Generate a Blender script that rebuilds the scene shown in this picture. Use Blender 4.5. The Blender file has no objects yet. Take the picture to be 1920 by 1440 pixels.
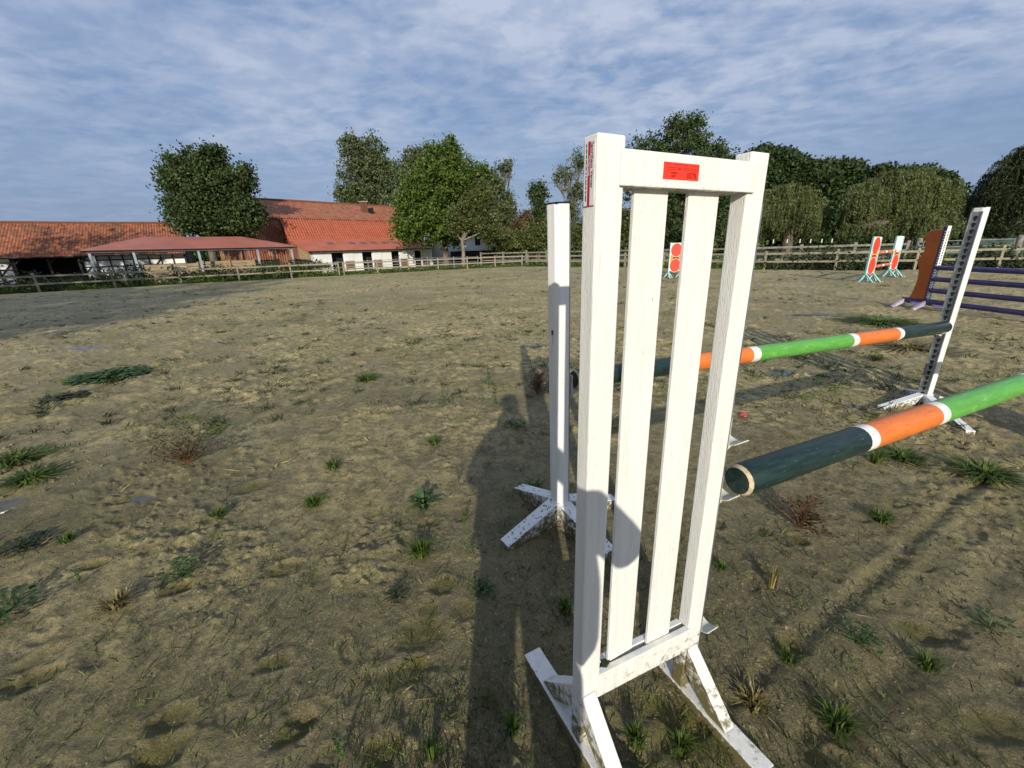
import bpy, math, random
import numpy as np
from math import radians as R, sin, cos, tan, pi
from mathutils import Vector, Matrix
random.seed(7); rng = np.random.default_rng(11)
sc = bpy.context.scene

# ------------------------------------------------------------------ camera, sky, sun, exposure
F, PITCH, ROLL, H = 768.0, R(18.3), R(1.8), 1.5          # focal length in pixels of a 1920 px wide picture
_up = Vector((0, sin(PITCH), cos(PITCH))); _fw = Vector((0, cos(PITCH), -sin(PITCH))); _rt = Vector((1, 0, 0))
RT = cos(ROLL)*_rt - sin(ROLL)*_up; UP = sin(ROLL)*_rt + cos(ROLL)*_up; FW = _fw
cd = bpy.data.cameras.new('camera'); cam = bpy.data.objects.new('camera', cd); sc.collection.objects.link(cam)
cd.sensor_fit = 'HORIZONTAL'; cd.sensor_width = 36; cd.lens = 36*F/1920; cd.clip_start = 0.02; cd.clip_end = 3000
m = Matrix.Identity(4)
for i in range(3):
    m[i][0] = RT[i]; m[i][1] = UP[i]; m[i][2] = -FW[i]
m[2][3] = H
cam.matrix_world = m; sc.camera = cam
SUN_EL, SUN_AZ = 20.3, -0.5                               # shadows run away from the camera, almost along +Y
w = bpy.data.worlds.new('World'); sc.world = w; w.use_nodes = True
nt = w.node_tree; N = nt.nodes; L = nt.links; N.clear()
def nd(tree, t, **k):
    n = tree.nodes.new(t)
    for a, b in k.items(): setattr(n, a, b)
    return n
out = nd(nt, 'ShaderNodeOutputWorld'); bg = nd(nt, 'ShaderNodeBackground'); L.new(bg.outputs[0], out.inputs[0])
bg.inputs[1].default_value = 0.135
sky = nd(nt, 'ShaderNodeTexSky', sky_type='NISHITA', sun_disc=False)
sky.sun_elevation = R(SUN_EL); sky.sun_rotation = R(180+SUN_AZ); sky.air_density = 1.6; sky.dust_density = 1.2; sky.ozone_density = 3.0
tc = nd(nt, 'ShaderNodeTexCoord'); sep = nd(nt, 'ShaderNodeSeparateXYZ'); L.new(tc.outputs['Generated'], sep.inputs[0])
def wm(op, a, b=None, clamp=False):
    n = nd(nt, 'ShaderNodeMath', operation=op, use_clamp=clamp)
    for i, v in enumerate((a, b)):
        if v is None: continue
        if isinstance(v, (int, float)): n.inputs[i].default_value = v
        else: L.new(v, n.inputs[i])
    return n.outputs[0]
den = wm('ADD', wm('MAXIMUM', sep.outputs[2], 0.0), 0.10)
cmb = nd(nt, 'ShaderNodeCombineXYZ'); L.new(wm('DIVIDE', sep.outputs[0], den), cmb.inputs[0]); L.new(wm('DIVIDE', sep.outputs[1], den), cmb.inputs[1])
def wnoise(scale, det, rough, dist, off, stretch=(1, 1, 1), rot=0):
    mp = nd(nt, 'ShaderNodeMapping'); mp.inputs[1].default_value = off; mp.inputs[3].default_value = stretch; mp.inputs[2].default_value = (0, 0, rot)
    L.new(cmb.outputs[0], mp.inputs[0])
    n = nd(nt, 'ShaderNodeTexNoise'); n.inputs['Scale'].default_value = scale; n.inputs['Detail'].default_value = det
    n.inputs['Roughness'].default_value = rough; n.inputs['Distortion'].default_value = dist
    L.new(mp.outputs[0], n.inputs[0]); return n.outputs[0]
def wramp(v, a, b):
    n = nd(nt, 'ShaderNodeMapRange', interpolation_type='SMOOTHSTEP'); n.inputs[1].default_value = a; n.inputs[2].default_value = b
    L.new(v, n.inputs[0]); return n.outputs[0]
big = wramp(wnoise(0.55, 3, 0.5, 0.2, (3.1, 1.7, 0), (1, 1.5, 1), 0.4), 0.30, 0.62)
puffs = wramp(wnoise(6.0, 6, 0.55, 0.25, (0.4, 2.2, 0), (1, 1.1, 1), 0.6), 0.34, 0.66)
fine = wramp(wnoise(1.5, 7, 0.62, 0.8, (7, 1, 0), (0.8, 1.4, 1), 0.3), 0.25, 0.72)
fade = wramp(sep.outputs[2], 0.02, 0.34)
cl = wm('ADD', wm('MULTIPLY', puffs, 0.42), wm('MULTIPLY', fine, 0.66))
cl = wm('MULTIPLY', cl, wm('ADD', wm('MULTIPLY', big, 0.65), 0.50), True)
cl = wm('MULTIPLY', cl, wm('ADD', wm('MULTIPLY', fade, 0.80), 0.14), True)
tint = nd(nt, 'ShaderNodeMix', data_type='RGBA'); tint.inputs[0].default_value = 0.85
L.new(sky.outputs[0], tint.inputs[6]); tint.inputs[7].default_value = (1.30, 2.05, 3.75, 1)
mx = nd(nt, 'ShaderNodeMix', data_type='RGBA'); L.new(cl, mx.inputs[0]); L.new(tint.outputs[2], mx.inputs[6])
mx.inputs[7].default_value = (3.9, 4.4, 5.5, 1); L.new(mx.outputs[2], bg.inputs[0])
sl = bpy.data.lights.new('sun', 'SUN'); sl.energy = 4.5; sl.angle = R(0.55); sl.color = (1.0, 0.93, 0.80)
so = bpy.data.objects.new('sun', sl); sc.collection.objects.link(so)
sdir = Vector((sin(R(SUN_AZ)), cos(R(SUN_AZ)), -tan(R(SUN_EL))))
so.rotation_euler = sdir.to_track_quat('-Z', 'Y').to_euler(); so.location = (0, -20, 30)
sc.view_settings.view_transform = 'Standard'; sc.view_settings.look = 'None'; sc.view_settings.gamma = 1
sc.view_settings.exposure = 0.0
sc.render.engine = 'CYCLES'; sc.cycles.max_bounces = 6

# ------------------------------------------------------------------ pixel <-> place helpers (real places from readings of the photograph)
C0 = Vector((0, 0, H))
def ray(x, y): return (FW*F + RT*(x-960) - UP*(y-720)).normalized()
def G(x, y, z=0.0):
    d = ray(x, y); return C0 + d*((z-H)/d.z)
def atY(x, y, Y):
    d = ray(x, y); return C0 + d*(Y/d.y)
def rp(x, y, p, n):
    d = ray(x, y); n = Vector((n[0], n[1], 0)); t = (Vector((p[0], p[1], 0)) - C0).dot(n)/d.dot(n); return C0 + d*t

# ------------------------------------------------------------------ materials
def rgb(h):                                               # sRGB 0-255 -> linear
    return tuple(((c/255)/12.92 if c/255 <= .04045 else ((c/255+.055)/1.055)**2.4) for c in h)
def M(name, col, rough=0.6, var=0.15, scale=8.0, bump=0.0, bscale=60.0, metal=0.0, stretch=(1, 1, 1), col2=None, spots=None, coord='Object', trans=None, dirt=None, spec=0.4):
    mt = bpy.data.materials.new(name); mt.use_nodes = True; t = mt.node_tree; t.nodes.clear()
    o = nd(t, 'ShaderNodeOutputMaterial'); b = nd(t, 'ShaderNodeBsdfPrincipled')
    b.inputs['Roughness'].default_value = rough; b.inputs['Metallic'].default_value = metal; b.inputs['Specular IOR Level'].default_value = spec
    tcn = nd(t, 'ShaderNodeTexCoord'); mp = nd(t, 'ShaderNodeMapping'); mp.inputs[3].default_value = stretch
    t.links.new(tcn.outputs[coord], mp.inputs[0])
    def noise(s, det=4, ro=.6):
        n = nd(t, 'ShaderNodeTexNoise'); n.inputs['Scale'].default_value = s; n.inputs['Detail'].default_value = det; n.inputs['Roughness'].default_value = ro
        t.links.new(mp.outputs[0], n.inputs[0]); return n.outputs[0]
    def ramp(v, a, bb):
        n = nd(t, 'ShaderNodeMapRange', interpolation_type='SMOOTHSTEP'); n.inputs[1].default_value = a; n.inputs[2].default_value = bb
        t.links.new(v, n.inputs[0]); return n.outputs[0]
    def mix(f, a, bb):
        n = nd(t, 'ShaderNodeMix', data_type='RGBA')
        if isinstance(f, float): n.inputs[0].default_value = f
        else: t.links.new(f, n.inputs[0])
        for i, v in ((6, a), (7, bb)):
            if isinstance(v, tuple): n.inputs[i].default_value = (*v[:3], 1)
            else: t.links.new(v, n.inputs[i])
        return n.outputs[2]
    lo = tuple(c*(1-var) for c in col); hi = col2 if col2 else tuple(min(1, c*(1+var)) for c in col)
    c = mix(ramp(noise(scale), .35, .65), lo, hi)
    if spots:                                             # (scale, threshold, colour): chips, scratches, lichen
        for (s, th, sc_) in spots: c = mix(ramp(noise(s, 6, .7), th, th+.05), c, sc_)
    if dirt:                                              # (height, colour): dirt splashed up from the ground
        g = nd(t, 'ShaderNodeNewGeometry'); sp = nd(t, 'ShaderNodeSeparateXYZ'); t.links.new(g.outputs['Position'], sp.inputs[0])
        hh = nd(t, 'ShaderNodeMapRange'); hh.inputs[1].default_value = dirt[0]; hh.inputs[2].default_value = -0.05
        t.links.new(sp.outputs[2], hh.inputs[0])
        n2 = nd(t, 'ShaderNodeTexNoise'); n2.inputs['Scale'].default_value = 38; n2.inputs['Detail'].default_value = 8; n2.inputs['Roughness'].default_value = .75
        t.links.new(g.outputs['Position'], n2.inputs[0])
        mu = nd(t, 'ShaderNodeMath', operation='MULTIPLY_ADD'); t.links.new(hh.outputs[0], mu.inputs[0]); mu.inputs[1].default_value = .42; t.links.new(n2.outputs[0], mu.inputs[2])
        sn = nd(t, 'ShaderNodeSeparateXYZ'); t.links.new(g.outputs['True Normal'], sn.inputs[0]); up_ = nd(t, 'ShaderNodeMath', operation='MULTIPLY_ADD'); t.links.new(sn.outputs[2], up_.inputs[0]); up_.inputs[1].default_value = -.26; t.links.new(mu.outputs[0], up_.inputs[2]); mu = up_
        c = mix(ramp(mu.outputs[0], .66, .86), c, dirt[1])
    if isinstance(c, tuple): b.inputs[0].default_value = (*c, 1)
    else: t.links.new(c, b.inputs[0])
    if bump:
        bn = nd(t, 'ShaderNodeBump'); bn.inputs[0].default_value = bump; bn.inputs[1].default_value = 0.01
        t.links.new(noise(bscale, 5), bn.inputs['Height']); t.links.new(bn.outputs[0], b.inputs['Normal'])
    if trans:
        tr = nd(t, 'ShaderNodeBsdfTranslucent'); ms = nd(t, 'ShaderNodeMixShader'); ms.inputs[0].default_value = trans
        t.links.new(c, tr.inputs[0]); t.links.new(b.outputs[0], ms.inputs[1]); t.links.new(tr.outputs[0], ms.inputs[2]); t.links.new(ms.outputs[0], o.inputs[0])
    else: t.links.new(b.outputs[0], o.inputs[0])
    return mt
mud = (.12, .095, .045)
white = M('white_paint', (.80, .785, .72), .5, .05, 3, .35, 30, stretch=(14, 14, 1.2), spots=[(7, .61, (.70, .67, .59)), (19, .65, (.30, .26, .20))], dirt=(.30, (.17, .14, .06)))
white2 = M('white_enamel', (.80, .79, .75), .42, .05, 3, .2, 30, stretch=(10, 10, 1), spots=[(17, .72, (.16, .14, .11))], dirt=(.22, (.13, .11, .05)))
whitesp = M('mud_spattered_white', (.78, .77, .74), .5, .06, 3, .2, 30, spots=[(55, .565, (.05, .045, .035))], dirt=(.34, (.12, .10, .035)))
galv = M('galvanised_steel', (.36, .38, .40), .42, .25, 14, .1, 80, metal=.75)
black = M('hole_black', (.012, .012, .012), .7)
cupm = M('cup_paint', (.62, .60, .50), .5, .12, 30, .2, 90, spots=[(40, .68, (.28, .24, .14))])
orange = M('orange_paint', (.74, .185, .03), .38, .08, 6, .2, 25, stretch=(1.2, 9, 9), spots=[(7, .57, (.60, .13, .03)), (24, .61, (.16, .06, .03))])
green = M('green_paint', (.11, .37, .055), .36, .10, 6, .2, 25, stretch=(1.2, 9, 9), spots=[(8, .58, (.22, .46, .15)), (26, .61, (.05, .13, .04))])
dkgreen = M('dark_green_paint', (.012, .029, .026), .33, .3, 6, .25, 25, stretch=(1.2, 9, 9), spots=[(9, .60, (.030, .055, .05)), (24, .635, (.15, .18, .16))])
bandw = M('white_band_paint', (.80, .78, .72), .45, .06, 8, .2, 40, stretch=(1, 8, 8), spots=[(18, .60, (.45, .41, .32))])
rawwood = M('bare_wood', (.50, .40, .25), .8, .2, 40, .3, 80)
purple = M('purple_paint', (.060, .045, .150), .4, .2, 8, .1, 40)
brownor = M('rust_orange_board', (.52, .125, .02), .5, .12, 3)
redp = M('red_paint', (.80, .055, .025), .4, .08, 5)
lav = M('pale_lavender_paint', (.42, .36, .46), .5, .2, 6)
redfade = M('red_pole_paint', (.75, .10, .10), .4, .15, 5)
yel = M('orange_yellow_paint', (.85, .27, .02), .45, .1, 5)
teal = M('pale_teal_paint', (.36, .66, .62), .5, .12, 6, dirt=(.25, (.30, .30, .20)))
stick = M('red_sticker', (.90, .045, .018), .35, .02, 3); ink = M('dark_red_ink', (.28, .005, .005), .6); inkb = M('black_ink', (.06, .05, .05), .6)
labw = M('label_white', (.72, .70, .68), .4, .03); labr = M('label_crimson', (.35, .02, .05), .4)
fencew = M('weathered_timber', (.27, .23, .155), .85, .25, 5, .4, 40, stretch=(3, 3, 3), spots=[(9, .62, (.17, .16, .11))])
fencew2 = M('grey_weathered_timber', (.21, .195, .16), .85, .3, 5, .4, 40, spots=[(7, .62, (.38, .37, .32))])
tubem = M('grey_steel_tube', (.34, .36, .37), .45, .15, 3, metal=.5)
plank = M('timber_boards', (.34, .255, .155), .85, .3, 3, .5, 30, stretch=(.6, .6, 9))
concrete = M('concrete_block', (.42, .38, .30), .9, .2, 3)
roofred = M('red_sheet_roof', (.36, .125, .085), .55, .10, .6)
steelp = M('steel_post_paint', (.40, .43, .46), .5, .15, 4, metal=.3)
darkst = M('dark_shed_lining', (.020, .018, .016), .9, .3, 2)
plaster = M('white_plaster', (.80, .79, .75), .8, .06, 1.2, .1, 10, spots=[(2.2, .66, (.62, .60, .54))])
timberd = M('dark_frame_timber', (.035, .028, .022), .8, .3, 4)
glassm = M('window_glass', (.03, .035, .04), .08, .1, 1, spec=.8)
doorw = M('brown_door_boards', (.22, .10, .045), .7, .25, 6, stretch=(6, 6, .6))
skyl = M('skylight_pane', (.10, .10, .11), .25, .2, 2)
bark = M('bark', (.13, .105, .08), .9, .3, 4, .5, 12, stretch=(1, 1, .4)); barkp = M('pale_bark', (.20, .18, .13), .9, .3, 4, .5, 12)
rubber = M('black_rubber', (.02, .02, .02), .6)
def tiles(name, c1, c2, c3, sx, sy, row=True):            # pantile roof: u along the eave, v down the slope, both in metres
    mt = bpy.data.materials.new(name); mt.use_nodes = True; t = mt.node_tree; t.nodes.clear()
    o = nd(t, 'ShaderNodeOutputMaterial'); b = nd(t, 'ShaderNodeBsdfPrincipled'); b.inputs['Roughness'].default_value = .8; t.links.new(b.outputs[0], o.inputs[0])
    uv = nd(t, 'ShaderNodeUVMap'); 
    br = nd(t, 'ShaderNodeTexBrick'); br.offset = 0.0; br.inputs['Scale'].default_value = 1; br.inputs['Brick Width'].default_value = sx; br.inputs['Row Height'].default_value = sy
    br.inputs['Mortar Size'].default_value = .018; br.inputs['Mortar Smooth'].default_value = .6; br.inputs['Color1'].default_value = (*c1, 1); br.inputs['Color2'].default_value = (*c2, 1); br.inputs['Mortar'].default_value = (*[v*.35 for v in c1], 1)
    t.links.new(uv.outputs[0], br.inputs[0])
    no = nd(t, 'ShaderNodeTexNoise'); no.inputs['Scale'].default_value = .9; no.inputs['Detail'].default_value = 6; t.links.new(uv.outputs[0], no.inputs[0])
    mr = nd(t, 'ShaderNodeMapRange', interpolation_type='SMOOTHSTEP'); mr.inputs[1].default_value = .45; mr.inputs[2].default_value = .72; t.links.new(no.outputs[0], mr.inputs[0])
    mi = nd(t, 'ShaderNodeMix', data_type='RGBA'); t.links.new(mr.outputs[0], mi.inputs[0]); t.links.new(br.outputs[0], mi.inputs[6]); mi.inputs[7].default_value = (*c3, 1)
    t.links.new(mi.outputs[2], b.inputs[0])
    wv = nd(t, 'ShaderNodeTexWave', wave_type='BANDS', bands_direction='X'); wv.inputs['Scale'].default_value = 1/sx*.159*2; t.links.new(uv.outputs[0], wv.inputs[0])
    bn = nd(t, 'ShaderNodeBump'); bn.inputs[0].default_value = 1; bn.inputs[1].default_value = .05; t.links.new(wv.outputs[0], bn.inputs['Height']); t.links.new(bn.outputs[0], b.inputs['Normal'])
    return mt
tileA = tiles('old_orange_pantiles', (.42, .135, .05), (.18, .06, .03), (.13, .065, .04), .24, .33)
tileB = tiles('weathered_pantiles', (.50, .16, .07), (.27, .09, .05), (.36, .17, .09), .26, .34)
tileC = tiles('new_orange_pantiles', (.47, .115, .05), (.38, .085, .04), (.40, .11, .06), .30, .40)
brickm = tiles('red_brickwork', (.36, .12, .06), (.26, .085, .05), (.40, .26, .15), .25, .085)
sheetm = M('orange_sheet_roof', (.48, .14, .075), .6, .10, .8, spots=[(1.3, .58, (.40, .12, .07))])

# ------------------------------------------------------------------ mesh helpers
class MB:
    def __init__(s): s.v = []; s.f = []; s.mi = []; s.uv = None
    def add(s, vs, fs, mi=0):
        o = len(s.v); s.v += [tuple(p) for p in vs]; s.f += [tuple(o+i for i in f) for f in fs]; s.mi += [mi]*len(fs)
    def hexa(s, p, mi=0):                                 # p: 4 bottom, 4 top
        s.add(p, [(0, 3, 2, 1), (4, 5, 6, 7), (0, 1, 5, 4), (1, 2, 6, 5), (2, 3, 7, 6), (3, 0, 4, 7)], mi)
    def box(s, x0, x1, y0, y1, z0, z1, mi=0):
        s.hexa([(x0, y0, z0), (x1, y0, z0), (x1, y1, z0), (x0, y1, z0), (x0, y0, z1), (x1, y0, z1), (x1, y1, z1), (x0, y1, z1)], mi)
    def beam(s, a, b, wdt, hgt, up=(0, 0, 1), mi=0):
        a = Vector(a); b = Vector(b); d = (b-a).normalized(); up = Vector(up)
        r = d.cross(up)
        if r.length < 1e-4: r = d.cross(Vector((0, 1, 0)))
        r.normalize(); u = r.cross(d); r = r*(wdt/2); u = u*(hgt/2)
        s.hexa([a-r-u, a+r-u, b+r-u, b-r-u, a-r+u, a+r+u, b+r+u, b-r+u], mi)
    def tube(s, pts, rad, n=10, mi=0, cap=True):
        pts = [Vector(p) for p in pts]
        if not hasattr(rad, '__len__'): rad = [rad]*len(pts)
        o = len(s.v); prev = None
        for i, p in enumerate(pts):
            d = (pts[min(i+1, len(pts)-1)]-pts[max(i-1, 0)]).normalized()
            if prev is None:
                a = d.cross(Vector((0, 0, 1)));
                if a.length < 1e-3: a = d.cross(Vector((0, 1, 0)))
            else: a = prev - d*prev.dot(d)
            a.normalize(); prev = a; b = d.cross(a)
            for k in range(n):
                t = 2*pi*k/n; s.v.append(tuple(p+(a*cos(t)+b*sin(t))*rad[i]))
        for i in range(len(pts)-1):
            for k in range(n):
                s.f.append((o+i*n+k, o+i*n+(k+1) % n, o+(i+1)*n+(k+1) % n, o+(i+1)*n+k)); s.mi.append(mi)
        if cap:
            s.f.append(tuple(o+k for k in range(n))[::-1]); s.mi.append(mi)
            s.f.append(tuple(o+(len(pts)-1)*n+k for k in range(n))); s.mi.append(mi)
    def prism(s, poly, off, mi=0, mi_side=None):           # poly: 3-D points, off: thickness vector
        poly = [Vector(p) for p in poly]; off = Vector(off); n = len(poly); o = len(s.v)
        s.v += [tuple(p) for p in poly] + [tuple(p+off) for p in poly]
        s.f.append(tuple(o+i for i in range(n))); s.f.append(tuple(o+n+i for i in reversed(range(n)))); s.mi += [mi, mi]
        for i in range(n):
            j = (i+1) % n; s.f.append((o+i, o+n+i, o+n+j, o+j)); s.mi.append(mi if mi_side is None else mi_side)
    def build(s, name, mats, parent=None, bevel=0, smooth=False, seg=2):
        me = bpy.data.meshes.new(name); me.from_pydata(s.v, [], s.f)
        if not isinstance(mats, (list, tuple)): mats = [mats]
        for x in mats: me.materials.append(x)
        me.polygons.foreach_set('material_index', s.mi)
        if smooth: me.polygons.foreach_set('use_smooth', [True]*len(s.f))
        if s.uv is not None:
            ul = me.uv_layers.new(name='UVMap'); k = 0
            for poly in me.polygons:
                for li in poly.loop_indices: ul.data[li].uv = s.uv[me.loops[li].vertex_index]
        me.update()
        o = bpy.data.objects.new(name, me); sc.collection.objects.link(o)
        if parent: o.parent = parent
        if bevel:
            b = o.modifiers.new('bevel', 'BEVEL'); b.width = bevel; b.segments = seg; b.limit_method = 'ANGLE'; b.angle_limit = R(40)
        return o
def tag(o, label=None, cat=None, group=None, kind=None):
    if label: o['label'] = label
    if cat: o['category'] = cat
    if group: o['group'] = group
    if kind: o['kind'] = kind
    return o
def empty(name, loc, rz=0, **k):
    o = bpy.data.objects.new(name, None); sc.collection.objects.link(o); o.location = loc; o.rotation_euler = (0, 0, rz); o.empty_display_size = .1
    return tag(o, **k)
def copy_tree(o, parent=None):
    c = o.copy(); sc.collection.objects.link(c)
    if parent: c.parent = parent
    for ch in list(o.children): copy_tree(ch, c)
    return c
def npmesh(name, v, f, mat, smooth=False):                # fast mesh from arrays, all faces with the same corner count
    me = bpy.data.meshes.new(name); nv, (nf, k) = len(v), f.shape
    me.vertices.add(nv); me.vertices.foreach_set('co', np.asarray(v, np.float32).ravel())
    me.loops.add(nf*k); me.loops.foreach_set('vertex_index', f.astype(np.int32).ravel())
    me.polygons.add(nf); me.polygons.foreach_set('loop_start', np.arange(0, nf*k, k, dtype=np.int32))
    if smooth: me.polygons.foreach_set('use_smooth', np.ones(nf, bool))
    me.update(calc_edges=True); me.materials.append(mat); return me
def link(name, me, parent=None, loc=None):
    o = bpy.data.objects.new(name, me); sc.collection.objects.link(o)
    if parent: o.parent = parent
    if loc is not None: o.location = loc
    return o

# ------------------------------------------------------------------ noise
def hsh(ix, iy, s):
    n = (ix.astype(np.int64)*374761393 + iy.astype(np.int64)*668265263 + s*69069) & 0xffffffff
    n = ((n ^ (n >> 13))*1274126177) & 0xffffffff; n = n ^ (n >> 16)
    return (n & 0xffff)/65535.0
def vn(x, y, s=0):
    ix = np.floor(x); iy = np.floor(y); fx = x-ix; fy = y-iy; fx = fx*fx*fx*(fx*(fx*6-15)+10); fy = fy*fy*fy*(fy*(fy*6-15)+10)
    a = hsh(ix, iy, s); b = hsh(ix+1, iy, s); c = hsh(ix, iy+1, s); d = hsh(ix+1, iy+1, s)
    return (a+(b-a)*fx)*(1-fy)+(c+(d-c)*fx)*fy
def fbm(x, y, s=0, o=3):
    t = 0; a = 1; n = 0
    for i in range(o):
        c, q = cos(.6+i), sin(.6+i)
        t = t+a*(vn((x*c-y*q)*2**i+13.7*i, (x*q+y*c)*2**i, s+i)-.5); n += a*.5; a *= .5
    return t/n
def smooth(x, a, b):
    t = np.clip((x-a)/(b-a), 0, 1); return t*t*(3-2*t)

# ------------------------------------------------------------------ the ground, one sheet from the feet to the horizon
ARENA = [(-60, 4), (-27.3, 22.0), (-19.7, 27.2), (-12.4, 30.9), (-6.4, 34.6), (1.2, 37.2), (8.2, 30.6), (13.8, 23.0), (17.0, 20.1), (24.5, 18.0), (60, 9)]
AX = np.array([p[0] for p in ARENA]); AY = np.array([p[1] for p in ARENA])
PUDDLES = [(G(160, 652), .42, .22), (G(8, 945), .16, .07), (G(1590, 762), .10, .08), (G(1470, 700), .34, .14), (G(1010, 648), .22, .2),
           (G(265, 935), .09, .04), (G(1530, 590), .5, .3)]
th = np.concatenate([np.linspace(-R(66), R(66), 1150), np.linspace(R(66), R(294), 62)[1:-1]])
rr = [.002, .22]
while rr[-1] < 420: rr.append(rr[-1] + min(max(.00125*rr[-1]**2, .0055), .012*rr[-1]+.003))
rr = np.array(rr); TH, RR = np.meshgrid(th, rr)
X = np.sin(TH)*RR; Y = np.cos(TH)*RR
outside = smooth(Y-np.interp(X, AX, AY), -.3, .5)*np.where(Y > -30, 1, 0)
near = 1-smooth(RR, 9, 22); rough = smooth(fbm(X/.55, Y/.55, 5), -.05, .45)
hz = .022*fbm(X/2.6, Y/2.6, 1, 3) + .009*fbm(X/.75, Y/.6, 2, 3)
clod = lambda s_, sd, t_: np.clip(vn(X/s_+.3*Y/s_, Y/s_, sd)*.65+vn(X/s_*2.1, Y/s_*2.1, sd+1)*.35-t_, 0, 1)
hz += near*(.3+rough)*(.045*clod(.045, 301, .60)+.05*clod(.10, 305, .62)) + (1-smooth(RR, 24, 40))*(smooth(RR, 2, 7))*(.11*clod(.22, 311, .60)+.05*clod(.13, 315, .6)*(.5+rough))
rdg = 1-np.abs(fbm(X/.19, Y/.15, 9, 2))*2
hz += .007*rdg*(.4+rough)*(1-smooth(RR, 25, 45)) + near*(.007*fbm(X/.07, Y/.06, 12, 2)*(.25+1.2*rough)) + (1-smooth(RR, 3, 6))*.0035*fbm(X/.022, Y/.022, 17, 2)*(.35+rough)
hz += smooth(RR, 6, 18)*.012*fbm(X/.42, Y/.30, 21, 2)
hz -= .13*np.exp(-((X-.65)**2+(Y-.85)**2)/(2*.5**2))
algae = np.zeros_like(hz); water = np.zeros_like(hz)
ang = np.arctan2
def dimple(cx, cy, a, b, rot, dep, alg):
    r0 = math.hypot(cx, cy); ext = max(a, b)*1.9
    i0 = np.searchsorted(rr, r0-ext); i1 = np.searchsorted(rr, r0+ext)
    t0 = math.atan2(cx, cy); dt = ext/max(r0, .3); j0 = np.searchsorted(th[:1150], t0-dt); j1 = np.searchsorted(th[:1150], t0+dt)
    if i1 <= i0 or j1 <= j0: return
    S = (slice(i0, i1), slice(j0, j1)); x = X[S]-cx; y = Y[S]-cy
    u = (x*cos(rot)+y*sin(rot))/a; v = (-x*sin(rot)+y*cos(rot))/b; d = np.sqrt(u*u+v*v)+.25*fbm(X[S]/.05, Y[S]/.05, 31, 2)
    hz[S] += -dep*(1-smooth(d, .35, 1.05)) + dep*.30*np.exp(-((d-1.15)/.25)**2)
    algae[S] = np.maximum(algae[S], alg*(1-smooth(d, .5, 1.05)))
for k in range(520):
    t = random.uniform(-1.1, 1.1); r0 = random.choice([random.uniform(.5, 3), random.uniform(2, 9), random.uniform(5, 28), random.uniform(6, 28)])
    cx, cy = sin(t)*r0, cos(t)*r0
    if (cx-.4)**2+(cy-1.0)**2 < .2: continue
    s = 1 if r0 < 8 else 1.5
    dimple(cx, cy, random.uniform(.035, .085)*s, random.uniform(.03, .06)*s, random.uniform(0, pi), random.uniform(.004, .012)*s, random.uniform(0, 1)*(random.random() < .5))
for (px, py, a, b, rot, dep) in [(290, 1420, .085, .06, .6, .045), (320, 1345, .06, .05, .5, .045), (545, 1370, .07, .05, .9, .03), (720, 1410, .07, .055, .2, .035), (330, 1100, .075, .045, .5, .045), (470, 912, .12, .06, .5, .04),
                                (245, 935, .11, .05, .4, .04), (530, 1065, .09, .05, .3, .03), (790, 1185, .11, .07, .2, .03), (515, 1240, .06, .04, .3, .025), (830, 1100, .07, .05, .2, .03), (1730, 1185, .10, .05, -.5, .035),
                                (1490, 1195, .07, .05, 0, .03), (60, 1270, .09, .05, .5, .035), (1870, 1360, .09, .06, 0, .03), (1290, 1330, .16, .10, -.6, .02), (760, 1260, .12, .05, .2, .025), (170, 1060, .08, .04, .4, .04), (1330, 1420, .10, .08, .1, .03)]:
    q = G(px, py); dimple(q.x, q.y, a*1.15, b*1.15, rot, dep*.38, 1.0)
for (p0, p1, wd, dep) in [((0, 1120), (560, 760), .05, .014), ((0, 1010), (640, 700), .06, .014), ((250, 1440), (760, 900), .05, .012), ((1500, 1330), (1920, 1050), .05, .012), ((0, 880), (700, 640), .07, .014), ((1420, 1210), (1800, 950), .03, .012)]:
    a = G(*p0); b = G(*p1); d = (b-a).normalized(); u = (X-a.x)*d.x+(Y-a.y)*d.y; v = np.abs((X-a.x)*-d.y+(Y-a.y)*d.x+.08*fbm(u/1.5, u*0, 40, 2))
    hz += (-dep*np.exp(-(v/wd)**2)+dep*.4*np.exp(-((v-2*wd)/wd)**2))*(u > -3)*(u < (b-a).length+.6)
for (p, a, b) in PUDDLES:
    d = np.sqrt(((X-p.x)/a)**2+((Y-p.y)/b)**2)+.9*fbm(X/(a*.6), Y/(a*.6), 50, 4); wt = 1-smooth(d, .6, 1.0)
    hz = hz*(1-.97*wt)-.006*wt; water = np.maximum(water, wt)
low = fbm(X/1.3, Y/1.0, 61, 4); dry = np.clip(.22*smooth(RR, 3, 9)+smooth(hz-.016*fbm(X/.75, Y/.6, 2, 3)*0, -.006, .022)*.6+smooth(low, -.1, .5)*.6, 0, 1)*(1-.75*np.exp(-((X-.8)**2+(Y-.8)**2)/(2*2.0**2)))  # dry crests, plus phase-angle light painted in: paler afar, darker near the stands
hz = hz*(1-outside)+outside*(-.05-.30*smooth(Y-np.interp(X, AX, AY), 1, 9))
nr, nt_ = X.shape; V = np.stack([X, Y, hz], -1).reshape(-1, 3)
ii = np.arange(nr-1)[:, None]; jj = np.arange(nt_)[None, :]; j2 = (jj+1) % nt_
Fq = np.stack([ii*nt_+jj, ii*nt_+j2, (ii+1)*nt_+j2, (ii+1)*nt_+jj], -1).reshape(-1, 4)
Fq = Fq[:, ::-1]
ic = np.arange(nt_); V = np.vstack([V, [[0, 0, float(hz[0].mean())]]])
gm = bpy.data.materials.new('sandy_mud'); gm.use_nodes = True
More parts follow.
